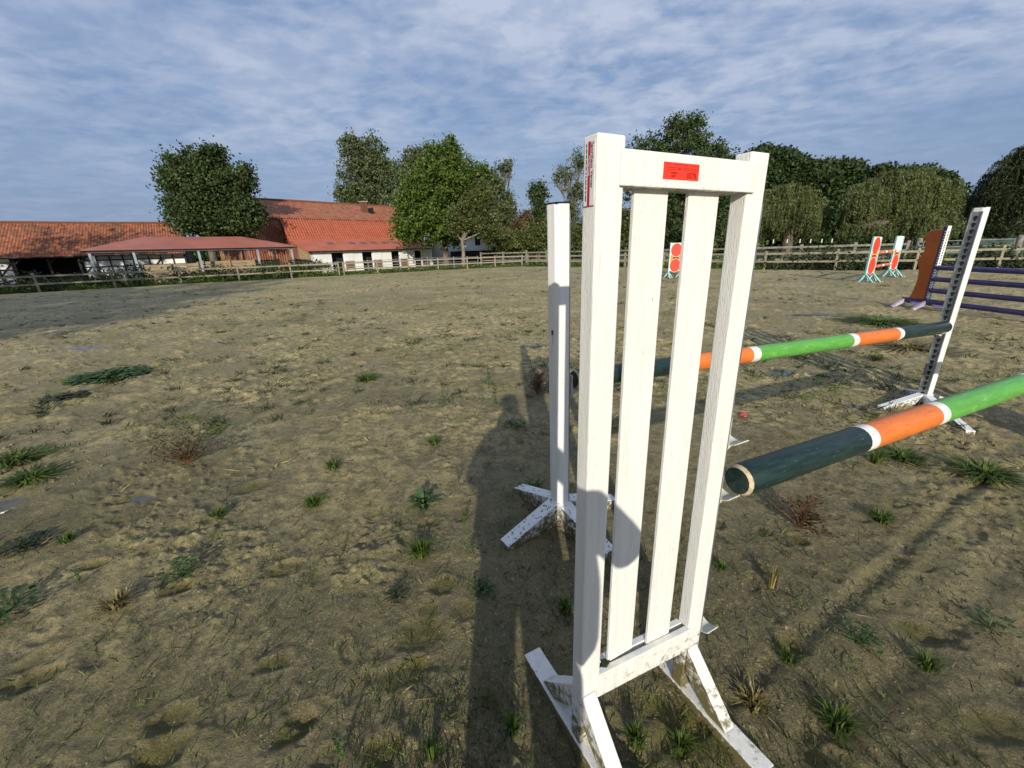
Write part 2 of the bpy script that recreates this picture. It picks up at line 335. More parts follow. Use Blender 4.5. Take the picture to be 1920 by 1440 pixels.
gme = npmesh('ground', V, np.vstack([Fq, np.stack([ic, (ic+1) % nt_, np.full(nt_, len(V)-1), np.full(nt_, len(V)-1)], -1)[:0]]), gm, True)
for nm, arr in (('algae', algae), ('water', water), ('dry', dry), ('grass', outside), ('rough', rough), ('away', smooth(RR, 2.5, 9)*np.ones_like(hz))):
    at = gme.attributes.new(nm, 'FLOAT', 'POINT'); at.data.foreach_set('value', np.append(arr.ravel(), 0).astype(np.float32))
ground = link('ground', gme); tag(ground, kind='structure')
def HZ(x, y):
    r0 = math.hypot(x, y); t = math.atan2(x, y); i = min(np.searchsorted(rr, r0), len(rr)-1)
    j = min(np.searchsorted(th[:1150], t), 1149); return float(hz[i, j])
def Gp(px, py):                                           # pixel -> point on the real ground
    p = G(px, py); h = HZ(p.x, p.y); p = G(px, py, h); return Vector((p.x, p.y, HZ(p.x, p.y)))
t = gm.node_tree; t.nodes.clear(); o = nd(t, 'ShaderNodeOutputMaterial'); b = nd(t, 'ShaderNodeBsdfPrincipled'); t.links.new(b.outputs[0], o.inputs[0])
gg = nd(t, 'ShaderNodeTexCoord')
def gn(s, det=6, ro=.65, st=(1, 1, 1)):
    mp = nd(t, 'ShaderNodeMapping'); mp.inputs[3].default_value = st; t.links.new(gg.outputs['Object'], mp.inputs[0])
    n = nd(t, 'ShaderNodeTexNoise'); n.inputs['Scale'].default_value = s; n.inputs['Detail'].default_value = det; n.inputs['Roughness'].default_value = ro; t.links.new(mp.outputs[0], n.inputs[0]); return n.outputs[0]
def gr(v, a, c, lo=0.0, hi=1.0):
    n = nd(t, 'ShaderNodeMapRange', interpolation_type='SMOOTHSTEP'); n.inputs[1].default_value = a; n.inputs[2].default_value = c; n.inputs[3].default_value = lo; n.inputs[4].default_value = hi; t.links.new(v, n.inputs[0]); return n.outputs[0]
def gx(f, a, c):
    n = nd(t, 'ShaderNodeMix', data_type='RGBA'); t.links.new(f, n.inputs[0])
    for i, v in ((6, a), (7, c)):
        if isinstance(v, tuple): n.inputs[i].default_value = (*v, 1)
        else: t.links.new(v, n.inputs[i])
    return n.outputs[2]
def ga(nm): n = nd(t, 'ShaderNodeAttribute', attribute_name=nm); return n.outputs['Fac']
def gmth(op, a, c, clamp=True):
    n = nd(t, 'ShaderNodeMath', operation=op, use_clamp=clamp)
    for i, v in ((0, a), (1, c)):
        if isinstance(v, (int, float)): n.inputs[i].default_value = v
        else: t.links.new(v, n.inputs[i])
    return n.outputs[0]
COL_WET_DIM, COL_MID, COL_DRY_LIT = (.155, .132, .062), (.262, .218, .098), (.64, .51, .225)
c = gx(gr(gmth('ADD', gn(1.1, 8, .7), gmth('MULTIPLY', ga('away'), .16)), .38, .66), COL_WET_DIM, COL_MID)  # damp patches; away paints the brighter light of distant ground into the colour
c = gx(gmth('MULTIPLY', ga('dry'), gr(gn(9, 8, .75), .42, .58)), c, COL_DRY_LIT)  # this mask holds real dryness and the painted near-to-far light
c = gx(gr(gn(55, 5, .7), .56, .68, 0, .8), c, (.52, .42, .23))
c = gx(gr(gn(150, 4, .7), .54, .64, 0, .6), c, (.07, .058, .03))
c = gx(gr(gn(170, 4, .7), .57, .66, 0, .6), c, (.55, .45, .27))
c = gx(gr(gn(40, 5, .7), .58, .68, 0, .7), c, (.05, .042, .025))
c = gx(gr(gn(7, 8, .8), .54, .64, 0, .6), c, (.085, .075, .035))
c = gx(gmth('MULTIPLY', ga('algae'), .85), c, (.13, .115, .028))
c = gx(gr(gn(.8, 6, .6), .52, .72, 0, .55), c, (.15, .135, .045))
c = gx(gmth('MULTIPLY', ga('water'), .8), c, (.060, .055, .045))
gcol = gx(gr(gn(.6, 6, .6), .35, .65), (.045, .075, .016), (.10, .13, .035))
c = gx(ga('grass'), c, gcol)
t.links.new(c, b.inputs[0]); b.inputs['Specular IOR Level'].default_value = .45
ro = gmth('SUBTRACT', gr(gn(1.7, 6, .6), .35, .65, .52, .88), gmth('MULTIPLY', ga('water'), .80)); ro = gmth('MAXIMUM', ro, .12); t.links.new(ro, b.inputs['Roughness'])
bn = nd(t, 'ShaderNodeBump'); bn.inputs[1].default_value = .022
t.links.new(gmth('SUBTRACT', .95, ga('water')), bn.inputs[0]); t.links.new(gmth('ADD', gmth('ADD', gn(38, 8, .8), gmth('MULTIPLY', gn(110, 4, .8), .5, False), False), gmth('MULTIPLY', gn(11, 5, .6), 1.3, False), False), bn.inputs['Height']); t.links.new(bn.outputs[0], b.inputs['Normal'])

# ------------------------------------------------------------------ stable building with big barn behind it (right angles, 46 degrees to the arena)
A0 = Vector((-20.594, 45.0, 0)); DR = Vector((.692, .722, 0)).normalized(); PR = Vector((-DR.y, DR.x, 0))
def LP(u, k, z): return A0 + DR*u + PR*k + Vector((0, 0, z))
def slope(name, u0, u1, k0, z0, k1, z1, mat, parent, th_=.09, P=LP, lip=0, org=None):   # roof slab from eave (k0,z0) to ridge (k1,z1)
    q = MB(); a, b, c_, d = P(u0, k0, z0), P(u1, k0, z0), P(u1, k1, z1), P(u0, k1, z1)
    dn = Vector((0, 0, -th_)); q.hexa([a+dn, b+dn, c_+dn, d+dn, a, b, c_, d])
    ln = (d-a).length; uv = [(0, 0), (u1-u0, 0), (u1-u0, ln), (0, ln)]; q.uv = uv+uv
    return q.build(name, mat, parent)
def wallq(name, pts, mat, parent, thick, uvw=None):       # upright slab, polygon of 3-D points, thickness vector
    q = MB(); q.prism(pts, thick); p0 = Vector(pts[0]); h = Vector(pts[1])-p0; h.z = 0; h.normalize()
    uv = [((Vector(p)-p0).dot(h), p[2]) for p in pts]; q.uv = uv+uv
    return q.build(name, mat, parent)
GZ = -.38
st = empty('stable', LP(7, 2, 0), label='white horse stable with open half doors under an orange roof with skylights', cat='stable')
st.rotation_euler = (0, 0, 0)
def under(par, o): o.parent = par; o.matrix_parent_inverse = Matrix.Translation(-Vector(par.location)); return o
def slopeP(par, *a, **k): return under(par, slope(*a[:8], None, **k))
def wallP(par, name, pts, mat, thick): return under(par, wallq(name, pts, mat, None, thick))
def MBP(par, q, name, mat, **k): return under(par, q.build(name, mat, None, **k))
UL = 15.3
slopeP(st, 'roof', -.25, UL+.2, -.35, 1.86, 4.74, 3.30, sheetm, th_=.10)
tag(slopeP(st, 'roof', -.15, UL, 4.70, 3.285, 6.38, 5.62, tileC, th_=.10), 'steep upper roof of new orange tiles')
q = MB(); q.beam(LP(-.3, -.42, 1.80), LP(UL+.25, -.42, 1.80), .12, .11); MBP(st, q, 'gutter', black)
q = MB(); q.beam(LP(-.27, -.4, 1.80), LP(-.27, 4.74, 3.26), .06, .26); q.beam(LP(-.17, 4.74, 3.26), LP(-.17, 6.4, 5.6), .06, .22); MBP(st, q, 'verge_board', sheetm)
# front wall with door openings: four boxes, each with an open half door, plus closed white panels
doors = [(2.2, 3.55), (5.75, 7.0), (9.5, 10.6), (12.8, 13.8)]
q = MB(); u = 0
for (a, b) in doors: q.box(u, a, 0, .2, GZ, 1.80); q.box(a, b, 0, .2, 1.62, 1.80); u = b
q.box(u, UL-.02, 0, .2, GZ, 1.80)
q.v = [tuple(LP(x, y, z)) for x, y, z in q.v]; MBP(st, q, 'front_wall', plaster)
wallP(st, 'end_wall', [LP(UL, 0, GZ), LP(UL, 6.3, GZ), LP(UL, 6.3, 5.5), LP(UL, 4.7, 3.18), LP(UL, 0, 1.85)], plaster, DR*.2)
wallP(st, 'gable_wall', [LP(0, 3.0, GZ), LP(0, 6.3, GZ), LP(0, 6.3, 5.48), LP(0, 4.7, 3.17), LP(0, 3.0, 2.68)], brickm, DR*.2)
g2 = wallP(st, 'gable_wall', [LP(-.02, 0, GZ), LP(-.02, 3.0, GZ), LP(-.02, 3.0, 2.69), LP(-.02, 0, 1.86)], plank, DR*.2); tag(g2, 'weathered board cladding on the gable end')
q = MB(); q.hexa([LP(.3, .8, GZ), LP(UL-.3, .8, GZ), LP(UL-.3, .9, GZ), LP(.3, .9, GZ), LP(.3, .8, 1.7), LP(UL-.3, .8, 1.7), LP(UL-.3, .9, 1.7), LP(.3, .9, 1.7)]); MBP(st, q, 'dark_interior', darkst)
for i, (a, b) in enumerate(doors):
    def bx(x0, x1, y0, y1, z0, z1, nm, mt, par=None):
        q = MB(); q.box(x0, x1, y0, y1, z0, z1); q.v = [tuple(LP(*p)) for p in q.v]; return MBP(st, q, nm, mt)
    bx(b+.04, b+1.15, -.045, -.003, .75, 1.60, 'upper_door_leaf', plaster)
    bx(b+.16, b+1.05, -.05, -.004, -.22, .62, 'lower_door_leaf', doorw)
    q = MB()
    for (x0, x1, z0, z1) in ((b+.08, b+.16, -.3, .70), (b+1.05, b+1.13, -.3, .70), (b+.08, b+1.13, .625, .70)): q.box(x0, x1, -.06, -.005, z0, z1)
    q.v = [tuple(LP(*p)) for p in q.v]; MBP(st, q, 'door_frame', tubem)
for i, u in enumerate((3.0, 5.6, 7.0, 8.4, 9.8, 11.2)):
    k0, k1 = 2.0, 2.9; z = lambda k: 1.86+(k+.35)/5.09*1.44+.02
    q = MB(); q.hexa([LP(u, k0, z(k0)-.05), LP(u+.75, k0, z(k0)-.05), LP(u+.75, k1, z(k1)-.05), LP(u, k1, z(k1)-.05), LP(u, k0, z(k0)), LP(u+.75, k0, z(k0)), LP(u+.75, k1, z(k1)), LP(u, k1, z(k1))]); MBP(st, q, 'skylight', skyl)
bn_ = empty('big_barn', LP(7, 12, 0), label='large old barn with weathered tiled roof and a small chimney, behind the stable', cat='barn')
slopeP(bn_, 'roof', -4.2, 19.3, 6.2, 5.52, 12.4, 7.95, tileB, th_=.15)
slopeP(bn_, 'roof', -4.2, 19.3, 18.6, 5.52, 12.4, 7.97, tileB, th_=.15)
q = MB(); q.tube([LP(-4.2, 12.4, 7.95), LP(4, 12.4, 8.0), LP(12, 12.4, 7.93), LP(19.3, 12.4, 7.97)], .16, 8); MBP(bn_, q, 'ridge_tiles', tileB)
wallP(bn_, 'front_wall', [LP(-3.9, 6.5, GZ), LP(19, 6.5, GZ), LP(19, 6.5, 5.5), LP(-3.9, 6.5, 5.5)], brickm, PR*.3)
for u in (-3.9, 18.7): wallP(bn_, 'gable_wall', [LP(u, 6.82, GZ), LP(u, 18.3, GZ), LP(u, 18.3, 5.5), LP(u, 12.4, 7.78), LP(u, 6.82, 5.6)], brickm, DR*.3)
q = MB(); cA = rp(683, 392, LP(0, 9.4, 0), PR); cu = (cA-A0).dot(DR); q.box(cu-.35, cu+.35, 9.1, 9.7, 6.3, 8.0); q.v = [tuple(LP(*p)) for p in q.v]; ch = MBP(bn_, q, 'chimney', brickm)
q = MB(); q.box(cu-.42, cu+.42, 9.03, 9.77, 8.0, 8.1); q.v = [tuple(LP(*p)) for p in q.v]; MBP(bn_, q, 'chimney_cap', concrete)
lc = MB(); lc.box(cu+.5, cu+.95, 8.7, 9.3, 6.4, 7.25); lc.v = [tuple(LP(*p)) for p in lc.v]; MBP(bn_, lc, 'roof_hatch', black)

# ------------------------------------------------------------------ open shelter with hipped red roof, in front of the left barn
S0 = Vector((-30.13, 30.72, 0)); SD = Vector((10.5, 9.5, 0)).normalized(); SPR = Vector((-SD.y, SD.x, 0)); SL = 14.2; SW = 6.5
def SP(u, k, z): return S0 + SD*u + SPR*k + Vector((0, 0, z))
sh = empty('open_shelter', SP(7, 3, 0), label='open shelter with low hipped dull red roof on grey steel posts', cat='shelter')
EZ, RZ = 2.33, 3.28
q = MB(); A, B, C_, D = SP(0, 0, EZ), SP(SL, 0, EZ), SP(SL, SW, EZ), SP(0, SW, EZ); r1 = SP(3.6, SW/2, RZ); r2 = SP(SL-3.6, SW/2, RZ); dn = Vector((0, 0, -.07))
q.add([A, B, C_, D, r1, r2, A+dn, B+dn, C_+dn, D+dn, r1+dn, r2+dn], [(0, 1, 5, 4), (1, 2, 5), (2, 3, 4, 5), (3, 0, 4), (6, 10, 11, 7), (7, 11, 8), (8, 11, 10, 9), (9, 10, 6), (0, 6, 7, 1), (1, 7, 8, 2), (2, 8, 9, 3), (3, 9, 6, 0)])
MBP(sh, q, 'roof', roofred)
q = MB()
for a, b in ((A, B), (B, C_), (C_, D), (D, A)): q.beam(a+dn*1.6, b+dn*1.6, .10, .07)
MBP(sh, q, 'eave_beam', black)
q = MB()
for k in (.12, SW-.12): q.beam(SP(.2, k, EZ-.20), SP(SL-.2, k, EZ-.20), .06, .06)
for u in (3.6, 7.1, SL-3.6):
    q.beam(SP(u, .2, EZ-.2), SP(u, SW-.2, EZ-.2), .08, .08); q.beam(SP(u, 1.0, EZ-.2), SP(u, SW/2, RZ-.15), .05, .05); q.beam(SP(u, SW-1.0, EZ-.2), SP(u, SW/2, RZ-.15), .05, .05)
MBP(sh, q, 'roof_truss', steelp)
for u in (.35, 2.75, 6.75, 11.0, SL-.4):
    for k in (.25, SW-.25):
        q = MB(); q.beam(SP(u, k, -.35), SP(u, k, EZ-.17), .17, .15, up=SD); MBP(sh, q, 'post', steelp)
for (u0, u1, k, z1) in ((2.9, 6.6, .50, 1.15), (6.9, 10.9, 1.3, 1.25), (11.2, 13.4, 3.2, 1.2)):
    q = MB(); n = 6
    for i in range(n):
        z0 = -.3+i*(z1+.3)/n; q.hexa([SP(u0, k, z0), SP(u1, k, z0), SP(u1, k+.08, z0), SP(u0, k+.08, z0), SP(u0, k, z0+(z1+.3)/n-.025), SP(u1, k, z0+(z1+.3)/n-.025), SP(u1, k+.08, z0+(z1+.3)/n-.025), SP(u0, k+.08, z0+(z1+.3)/n-.025)])
    for u in (u0+.1, (u0+u1)/2, u1-.1): q.beam(SP(u, k-.06, -.3), SP(u, k-.06, z1+.06), .10, .10, up=SD)
    MBP(sh, q, 'board_partition', plank)

# ------------------------------------------------------------------ left barn, timber-framed, long pantile roof
B1R = Vector((-38.2, 52.0, 0)); BD = Vector((12.4, 7.6, 0)).normalized(); BP = Vector((-BD.y, BD.x, 0))
def BQ(u, k, z): return B1R + BD*u + BP*k + Vector((0, 0, z))   # u negative to the left, k = 0 at the ridge, -4.8 at the eave
lb = empty('timber_framed_barn', BQ(-8, 0, 0), label='long low barn at far left with orange pantile roof and white half-timbered wall', cat='barn')
def BQe(u, k, z): return BQ(u, k, z)
slopeP(lb, 'roof', -34, 0, -4.7, 2.10, 0, 5.50, tileA, th_=.12, P=BQe); slopeP(lb, 'roof', -34, 0, 4.7, 2.10, 0, 5.52, tileA, th_=.12, P=BQe)
q = MB(); q.tube([BQ(-34, 0, 5.5), BQ(-20, 0, 5.54), BQ(-8, 0, 5.47), BQ(0, 0, 5.5)], .13, 8); MBP(lb, q, 'ridge_tiles', tileA)
for (u0, u1, k) in ((-34, -13.6, -4.0), (-8.6, -.2, -4.0)):
    q = MB(); q.hexa([BQ(u0, k, -.4), BQ(u1, k, -.4), BQ(u1, k+.2, -.4), BQ(u0, k+.2, -.4), BQ(u0, k, 2.35), BQ(u1, k, 2.35), BQ(u1, k+.2, 2.35), BQ(u0, k+.2, 2.35)]); MBP(lb, q, 'plaster_wall', plaster)
    q = MB(); n = int((u1-u0)/.95)
    for i in range(n+1):
        u = u0+(u1-u0)*i/n; q.beam(BQ(u, k-.03, -.35), BQ(u, k-.03, 2.34), .14, .10, up=BD)
    for z in (.35, .98, 1.62, 2.28): q.beam(BQ(u0, k-.035, z), BQ(u1, k-.035, z), .12, .11)
    for i in range(0, n, 5): q.beam(BQ(u0+(u1-u0)*i/n, k-.04, .4), BQ(u0+(u1-u0)*(i+1)/n, k-.04, 1.6), .10, .10)
    MBP(lb, q, 'timber_frame', timberd)
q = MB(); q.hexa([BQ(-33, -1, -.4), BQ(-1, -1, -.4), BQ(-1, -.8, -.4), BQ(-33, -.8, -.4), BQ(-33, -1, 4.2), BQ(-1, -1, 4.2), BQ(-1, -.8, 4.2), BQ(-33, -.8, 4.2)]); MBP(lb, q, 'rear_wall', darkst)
wallP(lb, 'gable_wall', [BQ(-.2, -4.2, -.4), BQ(-.2, 4.2, -.4), BQ(-.2, 4.2, 2.3), BQ(-.2, 0, 5.3), BQ(-.2, -4.2, 2.3)], timberd, BD*.12)
for u in (-13.4, -11.0, -8.8):
    q = MB(); q.beam(BQ(u, -4.2, -.4), BQ(u, -4.2, 2.3), .2, .2, up=BD); q.beam(BQ(u+.1, -4.2, 1.5), BQ(u+.8, -4.2, 2.2), .12, .12); MBP(lb, q, 'post', timberd)
q = MB(); q.beam(BQ(-34, -4.78, 2.03), BQ(0, -4.78, 2.03), .13, .10); MBP(lb, q, 'gutter', black)

hf = G(128, 519, -.1); hr = empty('hay_feeder', hf, label='round steel hay feeder in the yard before the dark opening of the long barn', cat='feeder')
q = MB()
for z in (.15, .62, 1.05): q.tube([(cos(a_*pi/12)*1.15, sin(a_*pi/12)*1.15, z) for a_ in range(25)], .028, 6)
q.build('ring', rawwood, hr); q = MB()
for k in range(12): q.tube([(cos(k*pi/6)*1.15, sin(k*pi/6)*1.15, 0), (cos(k*pi/6+.12)*1.15, sin(k*pi/6+.12)*1.15, 1.05)], .022, 6)
q.build('upright_bars', tubem, hr)
# ------------------------------------------------------------------ white house behind the trees
W0 = atY(838, 474, 62); W1 = atY(932, 470, 66); WD = (W1-W0); WD.z = 0; WLn = WD.length; WD.normalize(); WP = Vector((-WD.y, WD.x, 0))
W0.z = 0
def WQ(u, k, z): return W0 + WD*u + WP*k + Vector((0, 0, z))
wh = empty('white_house', WQ(4, 3, 0), label='white walled house with dark red roof half hidden behind the trees', cat='house')
q = MB(); q.hexa([WQ(0, 0, -.4), WQ(WLn, 0, -.4), WQ(WLn, 6, -.4), WQ(0, 6, -.4), WQ(0, 0, 4.0), WQ(WLn, 0, 4.0), WQ(WLn, 6, 4.0), WQ(0, 6, 4.0)]); MBP(wh, q, 'wall', plaster)
slopeP(wh, 'roof', -.4, WLn+.4, -.5, 3.7, 3, 5.9, tileB, th_=.15, P=WQ); slopeP(wh, 'roof', -.4, WLn+.4, 6.5, 3.7, 3, 5.92, tileB, th_=.15, P=WQ)
for u in (1.2, 4.6, 6.4):
    q = MB(); q.box(u-.08, u+.78, -.05, -.003, 2.1, 3.35); q.v = [tuple(WQ(*p)) for p in q.v]; wf = MBP(wh, q, 'window', timberd)
    q = MB(); q.box(u, u+.32, -.07, -.052, 2.18, 3.27); q.box(u+.38, u+.70, -.07, -.052, 2.18, 3.27); q.v = [tuple(WQ(*p)) for p in q.v]; g_ = q.build('pane', glassm); g_.parent = wf; g_.matrix_parent_inverse = Matrix.Identity(4)
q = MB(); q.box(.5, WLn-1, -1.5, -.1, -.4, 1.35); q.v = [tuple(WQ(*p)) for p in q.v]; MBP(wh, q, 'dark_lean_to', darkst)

# ------------------------------------------------------------------ fences
def fence(name, pts, posts, rails, label, mat, pw=.11, ph=1.02, rh=.095, tubes=False, lean=.02, cat='fence'):
    root = empty(name, (pts[0][0], pts[0][1], 0), label=label, cat=cat)
    pts = [Vector((p[0], p[1], 0)) for p in pts]; seg = [(pts[i+1]-pts[i]).length for i in range(len(pts)-1)]; tot = sum(seg)
    def at(s):
        for i, l in enumerate(seg):
            if s <= l or i == len(seg)-1: return pts[i]+(pts[i+1]-pts[i])*(s/l), (pts[i+1]-pts[i]).normalized()
            s -= l
    n = max(1, round(tot/posts)); P_ = []
    for i in range(n+1):
        p, d = at(tot*i/n); r = random.Random(i*7+len(label)); h = ph*(1+r.uniform(-.02, .05)); g = HZ(p.x, p.y)
        off = Vector((r.uniform(-lean, lean), r.uniform(-lean, lean), 0)); P_.append((p, d, g))
        q = MB()
        if tubes: q.tube([p+Vector((0, 0, g-.05)), p+Vector((0, 0, g+h))], pw/2, 8)
        else: q.beam(p+Vector((0, 0, g-.1)), p+off+Vector((0, 0, g+h)), pw, pw*.9, up=d)
        MBP(root, q, 'post', mat)
    for i in range(n):
        (a, d, g0), (b, d2, g1) = P_[i], P_[i+1]; nrm = Vector((d.y, -d.x, 0))*(0 if tubes else pw*.52)
        for zi, z in enumerate(rails):
            r = random.Random(i*31+zi); j0, j1 = r.uniform(-.015, .015), r.uniform(-.015, .015); q = MB()
            e = (b-a).normalized()*(0 if tubes else -.004)
            if tubes: q.tube([a+Vector((0, 0, g0+z)), b+Vector((0, 0, g1+z))], .022, 6)
            else: q.beam(a+nrm-e*.5+Vector((0, 0, g0+z+j0)), b+nrm+e*.5+Vector((0, 0, g1+z+j1)), .035, rh)
            MBP(root, q, 'rail', mat)
    return root
fl = [(p[0], p[1]+.25) for p in ARENA]
fence('arena_fence', [(-33.5, 17.9), fl[1], fl[2], fl[3]], 3.0, (.46, .88), 'two-rail wooden arena fence in front of the open shelter', fencew)
fence('arena_fence', [(-12.1, 31.3), fl[4], fl[5]], 2.6, (.46, .88), 'low wooden arena fence in the middle, before the stable', fencew)
fence('arena_fence', [(1.7, 37.1), fl[6], fl[7], fl[8], (25.2, 18.1), (34, 15.5)], 3.1, (.46, .86), 'two-rail wooden arena fence along the hedge on the right', fencew, ph=1.0)
fence('paddock_fence', [(-3.1, 49.5), (2.8, 46.5), (10, 37.5), (14.6, 31.9), (17.3, 28.4), (21.7, 26.9), (24.6, 26.4)], 2.9, (.62, 1.0, 1.38), 'taller three-rail grey wooden paddock fence behind the arena', fencew2, pw=.19, ph=1.55, rh=.12)
fence('paddock_fence', [(30.8, 25.2), (35, 24), (42, 22)], 3.2, (.62, 1.0, 1.38), 'three-rail paddock fence at the far right edge, beyond the gate', fencew2, pw=.20, ph=1.6, rh=.11)
fence('steel_paddock_fence', [(-17.5, 36.5), (-10.5, 36.8), (-3.0, 42.5)], 2.6, (.25, .70, 1.12), 'grey steel tube fence in front of the white stable', tubem, pw=.07, ph=1.2, tubes=True)
g0 = Vector((25.2, 26.3, HZ(25.2, 26.3))); g1 = Vector((30.2, 25.3, HZ(30.2, 25.3)))
gt = empty('field_gate', g0, label='wide grey steel field gate with thin tubes between two thick split posts', cat='gate')
for p in (g0, g1):
    q = MB(); q.tube([p+Vector((0, 0, -.1)), p+Vector((.03, 0, .9)), p+Vector((0, 0, 1.62)), p+Vector((0, 0, 1.72))], [.16, .14, .15, .10], 9); MBP(gt, q, 'gate_post', fencew2, smooth=True)
q = MB(); gd = (g1-g0).normalized(); a = g0+gd*.25; b = g1-gd*.25
for z in (.45, .8, 1.15, 1.5): q.tube([a+Vector((0, 0, z)), b+Vector((0, 0, z))], .022, 6)
for s in (0, .5, 1): q.tube([a.lerp(b, s)+Vector((0, 0, .43)), a.lerp(b, s)+Vector((0, 0, 1.52))], .024, 6)
MBP(gt, q, 'gate_frame', tubem)
for i, px in enumerate((1450, 1476, 1500, 1520, 1541, 1560)):
    p = atY(px, 452.5-(px-1450)*.012, 31.0+.1*i); gz = HZ(p.x, p.y); q = MB(); q.tube([(p.x, p.y, gz-.05), (p.x, p.y, p.z+.12)], .02, 6, 0); q.tube([(p.x, p.y, p.z-.13), (p.x, p.y, p.z+.13)], .035, 6, 1)
    r = link('electric_fence_post', None); bpy.data.objects.remove(r)
    o_ = q.build('electric_fence_post', [black, bandw]); tag(o_, ('leftmost', 'second', 'third', 'fourth', 'fifth', 'rightmost')[i]+' of six thin dark fence posts with white tips under the willows', 'fence post', 'electric fence posts under the willows')

# ------------------------------------------------------------------ show jump stands, cups and poles in the foreground
O0 = Vector((.179, .879, 0)); TH0 = R(27)
def keyhole(q, c, xd, yd, nd_, s, mi):                     # keyhole outline: round top, slot below
    pts = []
    for k in range(9):
        a_ = R(-50)+k*R(280)/8; pts.append(c+xd*(cos(a_)*s)+yd*(sin(a_)*s+s*.4))
    pts += [c-xd*s*.42-yd*s*1.5, c+xd*s*.42-yd*s*1.5]
    q.prism(pts, nd_*.0015, mi)
def track(x, y0, y1, z0, z1, step, par, side=1):           # steel keyhole strip on a face normal to local x
    q = MB(); q.box(min(x, x+side*.004), max(x, x+side*.004), y0, y1, z0, z1)
    for yy in (y0, y1-.004): q.box(min(x, x+side*.012), max(x, x+side*.012), yy, yy+.004, z0, z1)
    z = z0+.05
    while z < z1-.03: keyhole(q, Vector((x+side*.0042, (y0+y1)/2, z)), Vector((0, 1, 0)), Vector((0, 0, 1)), Vector((side, 0, 0)), .0135, 1); z += step
    return q.build('keyhole_track', [galv, black], par)
def wing_stand(loc, rz, label, stickers=True):
    root = empty('jump_stand', loc, rz, label=label, cat='jump stand', group='white wooden jump stands')
    W = .535
    for (x0, x1, zb) in ((0, .070, .035), (W-.068, W, -.03)):
        q = MB(); q.box(x0, x1, 0, .046, zb, 1.757); q.build('post', white, root, bevel=.004)
    q = MB(); q.box(.056, W-.050, -.008, .016, 1.664, 1.732); q.build('top_rail', white, root, bevel=.0025)
    q = MB(); q.box(.071, W-.069, .030, .052, 1.664, 1.728); q.build('top_rail', white, root, bevel=.0025)
    for (x0, x1, z0) in ((.117, .217, .300), (.284, .388, .270)):
        q = MB(); q.box(x0, x1, .0175, .0285, z0, 1.70); q.v = [(a, b if b < .02 else .0285, c_) for a, b, c_ in q.v]; q.build('slat', white, root, bevel=.002)
    for (y0, y1) in ((-.006, .016), (.030, .052)):
        q = MB(); zl, zr, zl2, zr2 = .213, .165, .306, .262
        x0, x1 = (.058, W-.052) if y0 < 0 else (.071, W-.069)
        q.hexa([(x0, y0, zl), (x1, y0, zr), (x1, y1, zr), (x0, y1, zl), (x0, y0, zl2), (x1, y0, zr2), (x1, y1, zr2), (x0, y1, zl2)]); q.build('bottom_rail', white, root, bevel=.0025)
    for (x0, x1, zt, zb) in ((-.006, .066, .040, .245), (W-.074, W-.004, -.025, .168)):
        q = MB(); q.box(x0, x1, -.31, .353, zt-.095, zt); q.build('foot_beam', white, root, bevel=.004)
        for s in (-1, 1):
            yf = 0 if s < 0 else .046; e = -.182 if s < 0 else .228
            y2 = yf+(.0015 if s > 0 else -.0015); d = .055
            q = MB(); x0b, x1b = x0+.010, x1-.012
            q.hexa([(x0b, y2, zb-.105), (x1b, y2, zb-.105), (x1b, e-s*.075, zt+.001), (x0b, e-s*.075, zt+.001), (x0b, y2, zb), (x1b, y2, zb), (x1b, e, zt+.002), (x0b, e, zt+.002)])
            q.build('brace', white, root, bevel=.003)
    track(W, .006, .040, .06, 1.64, .05, root)
    if stickers:
        def face_text(txt, x, z, size, mt, font_w=1.0, y=-.0098, nm='lettering', par=root, al='LEFT'):
            c_ = bpy.data.curves.new(nm, 'FONT'); c_.body = txt; c_.size = size; c_.align_x = al; c_.materials.append(mt); c_.extrude = 0.0001
            o = bpy.data.objects.new(nm, c_); sc.collection.objects.link(o); o.parent = par
            o.matrix_local = Matrix(((font_w, 0, 0, x), (0, 0, -1, y), (0, 1, 0, z), (0, 0, 0, 1))); return o
        # red lot sticker on the top rail
        q = MB(); q.box(.169, .277, -.0092, -.0082, 1.6815, 1.7145); s_ = q.build('lot_sticker', stick, root); s_['label'] = 'bright red paper lot sticker numbered 0078'
        q = MB()
        for (x0, x1, z) in ((.178, .192, 1.7105), (.196, .222, 1.7105), (.226, .240, 1.7100), (.252, .275, 1.7095), (.178, .208, 1.7040), (.225, .274, 1.7040), (.178, .208, 1.7005), (.225, .274, 1.7005)): q.box(x0, x1, -.0096, -.0093, z, z+.0008)
        q.build('printed_lines', ink, s_)
        face_text('IVG', .211, 1.7005, .0065, ink, 1.0, par=s_); face_text('Verfahren', .190, 1.6925, .0066, ink, .75, par=s_); face_text('15303', .190, 1.6858, .0072, ink, .8, par=s_)
        face_text('0078', .240, 1.6850, .0170, ink, .85, par=s_)
        # dealer sticker on the left side of the left post, text running downwards
        q = MB(); q.box(-.0012, -.0002, .0065, .0395, 1.628, 1.746); d_ = q.build('dealer_sticker', labw, root); d_['label'] = 'small white and crimson dealer sticker, text running downwards'
        q = MB(); q.box(-.0017, -.0013, .0200, .0275, 1.629, 1.745); q.box(-.0017, -.0013, .0065, .0395, 1.627, 1.6285); q.build('crimson_stripe', labr, d_)
        def side_text(txt, y, z, size, mt, sx=1.0):
            c_ = bpy.data.curves.new('lettering', 'FONT'); c_.body = txt; c_.size = size; c_.materials.append(mt); c_.extrude = .0001
            o = bpy.data.objects.new('lettering', c_); sc.collection.objects.link(o); o.parent = d_
            o.matrix_local = Matrix(((0, 0, -1, -.0020), (0, -1, 0, y), (-sx, 0, 0, z), (0, 0, 0, 1))); return o
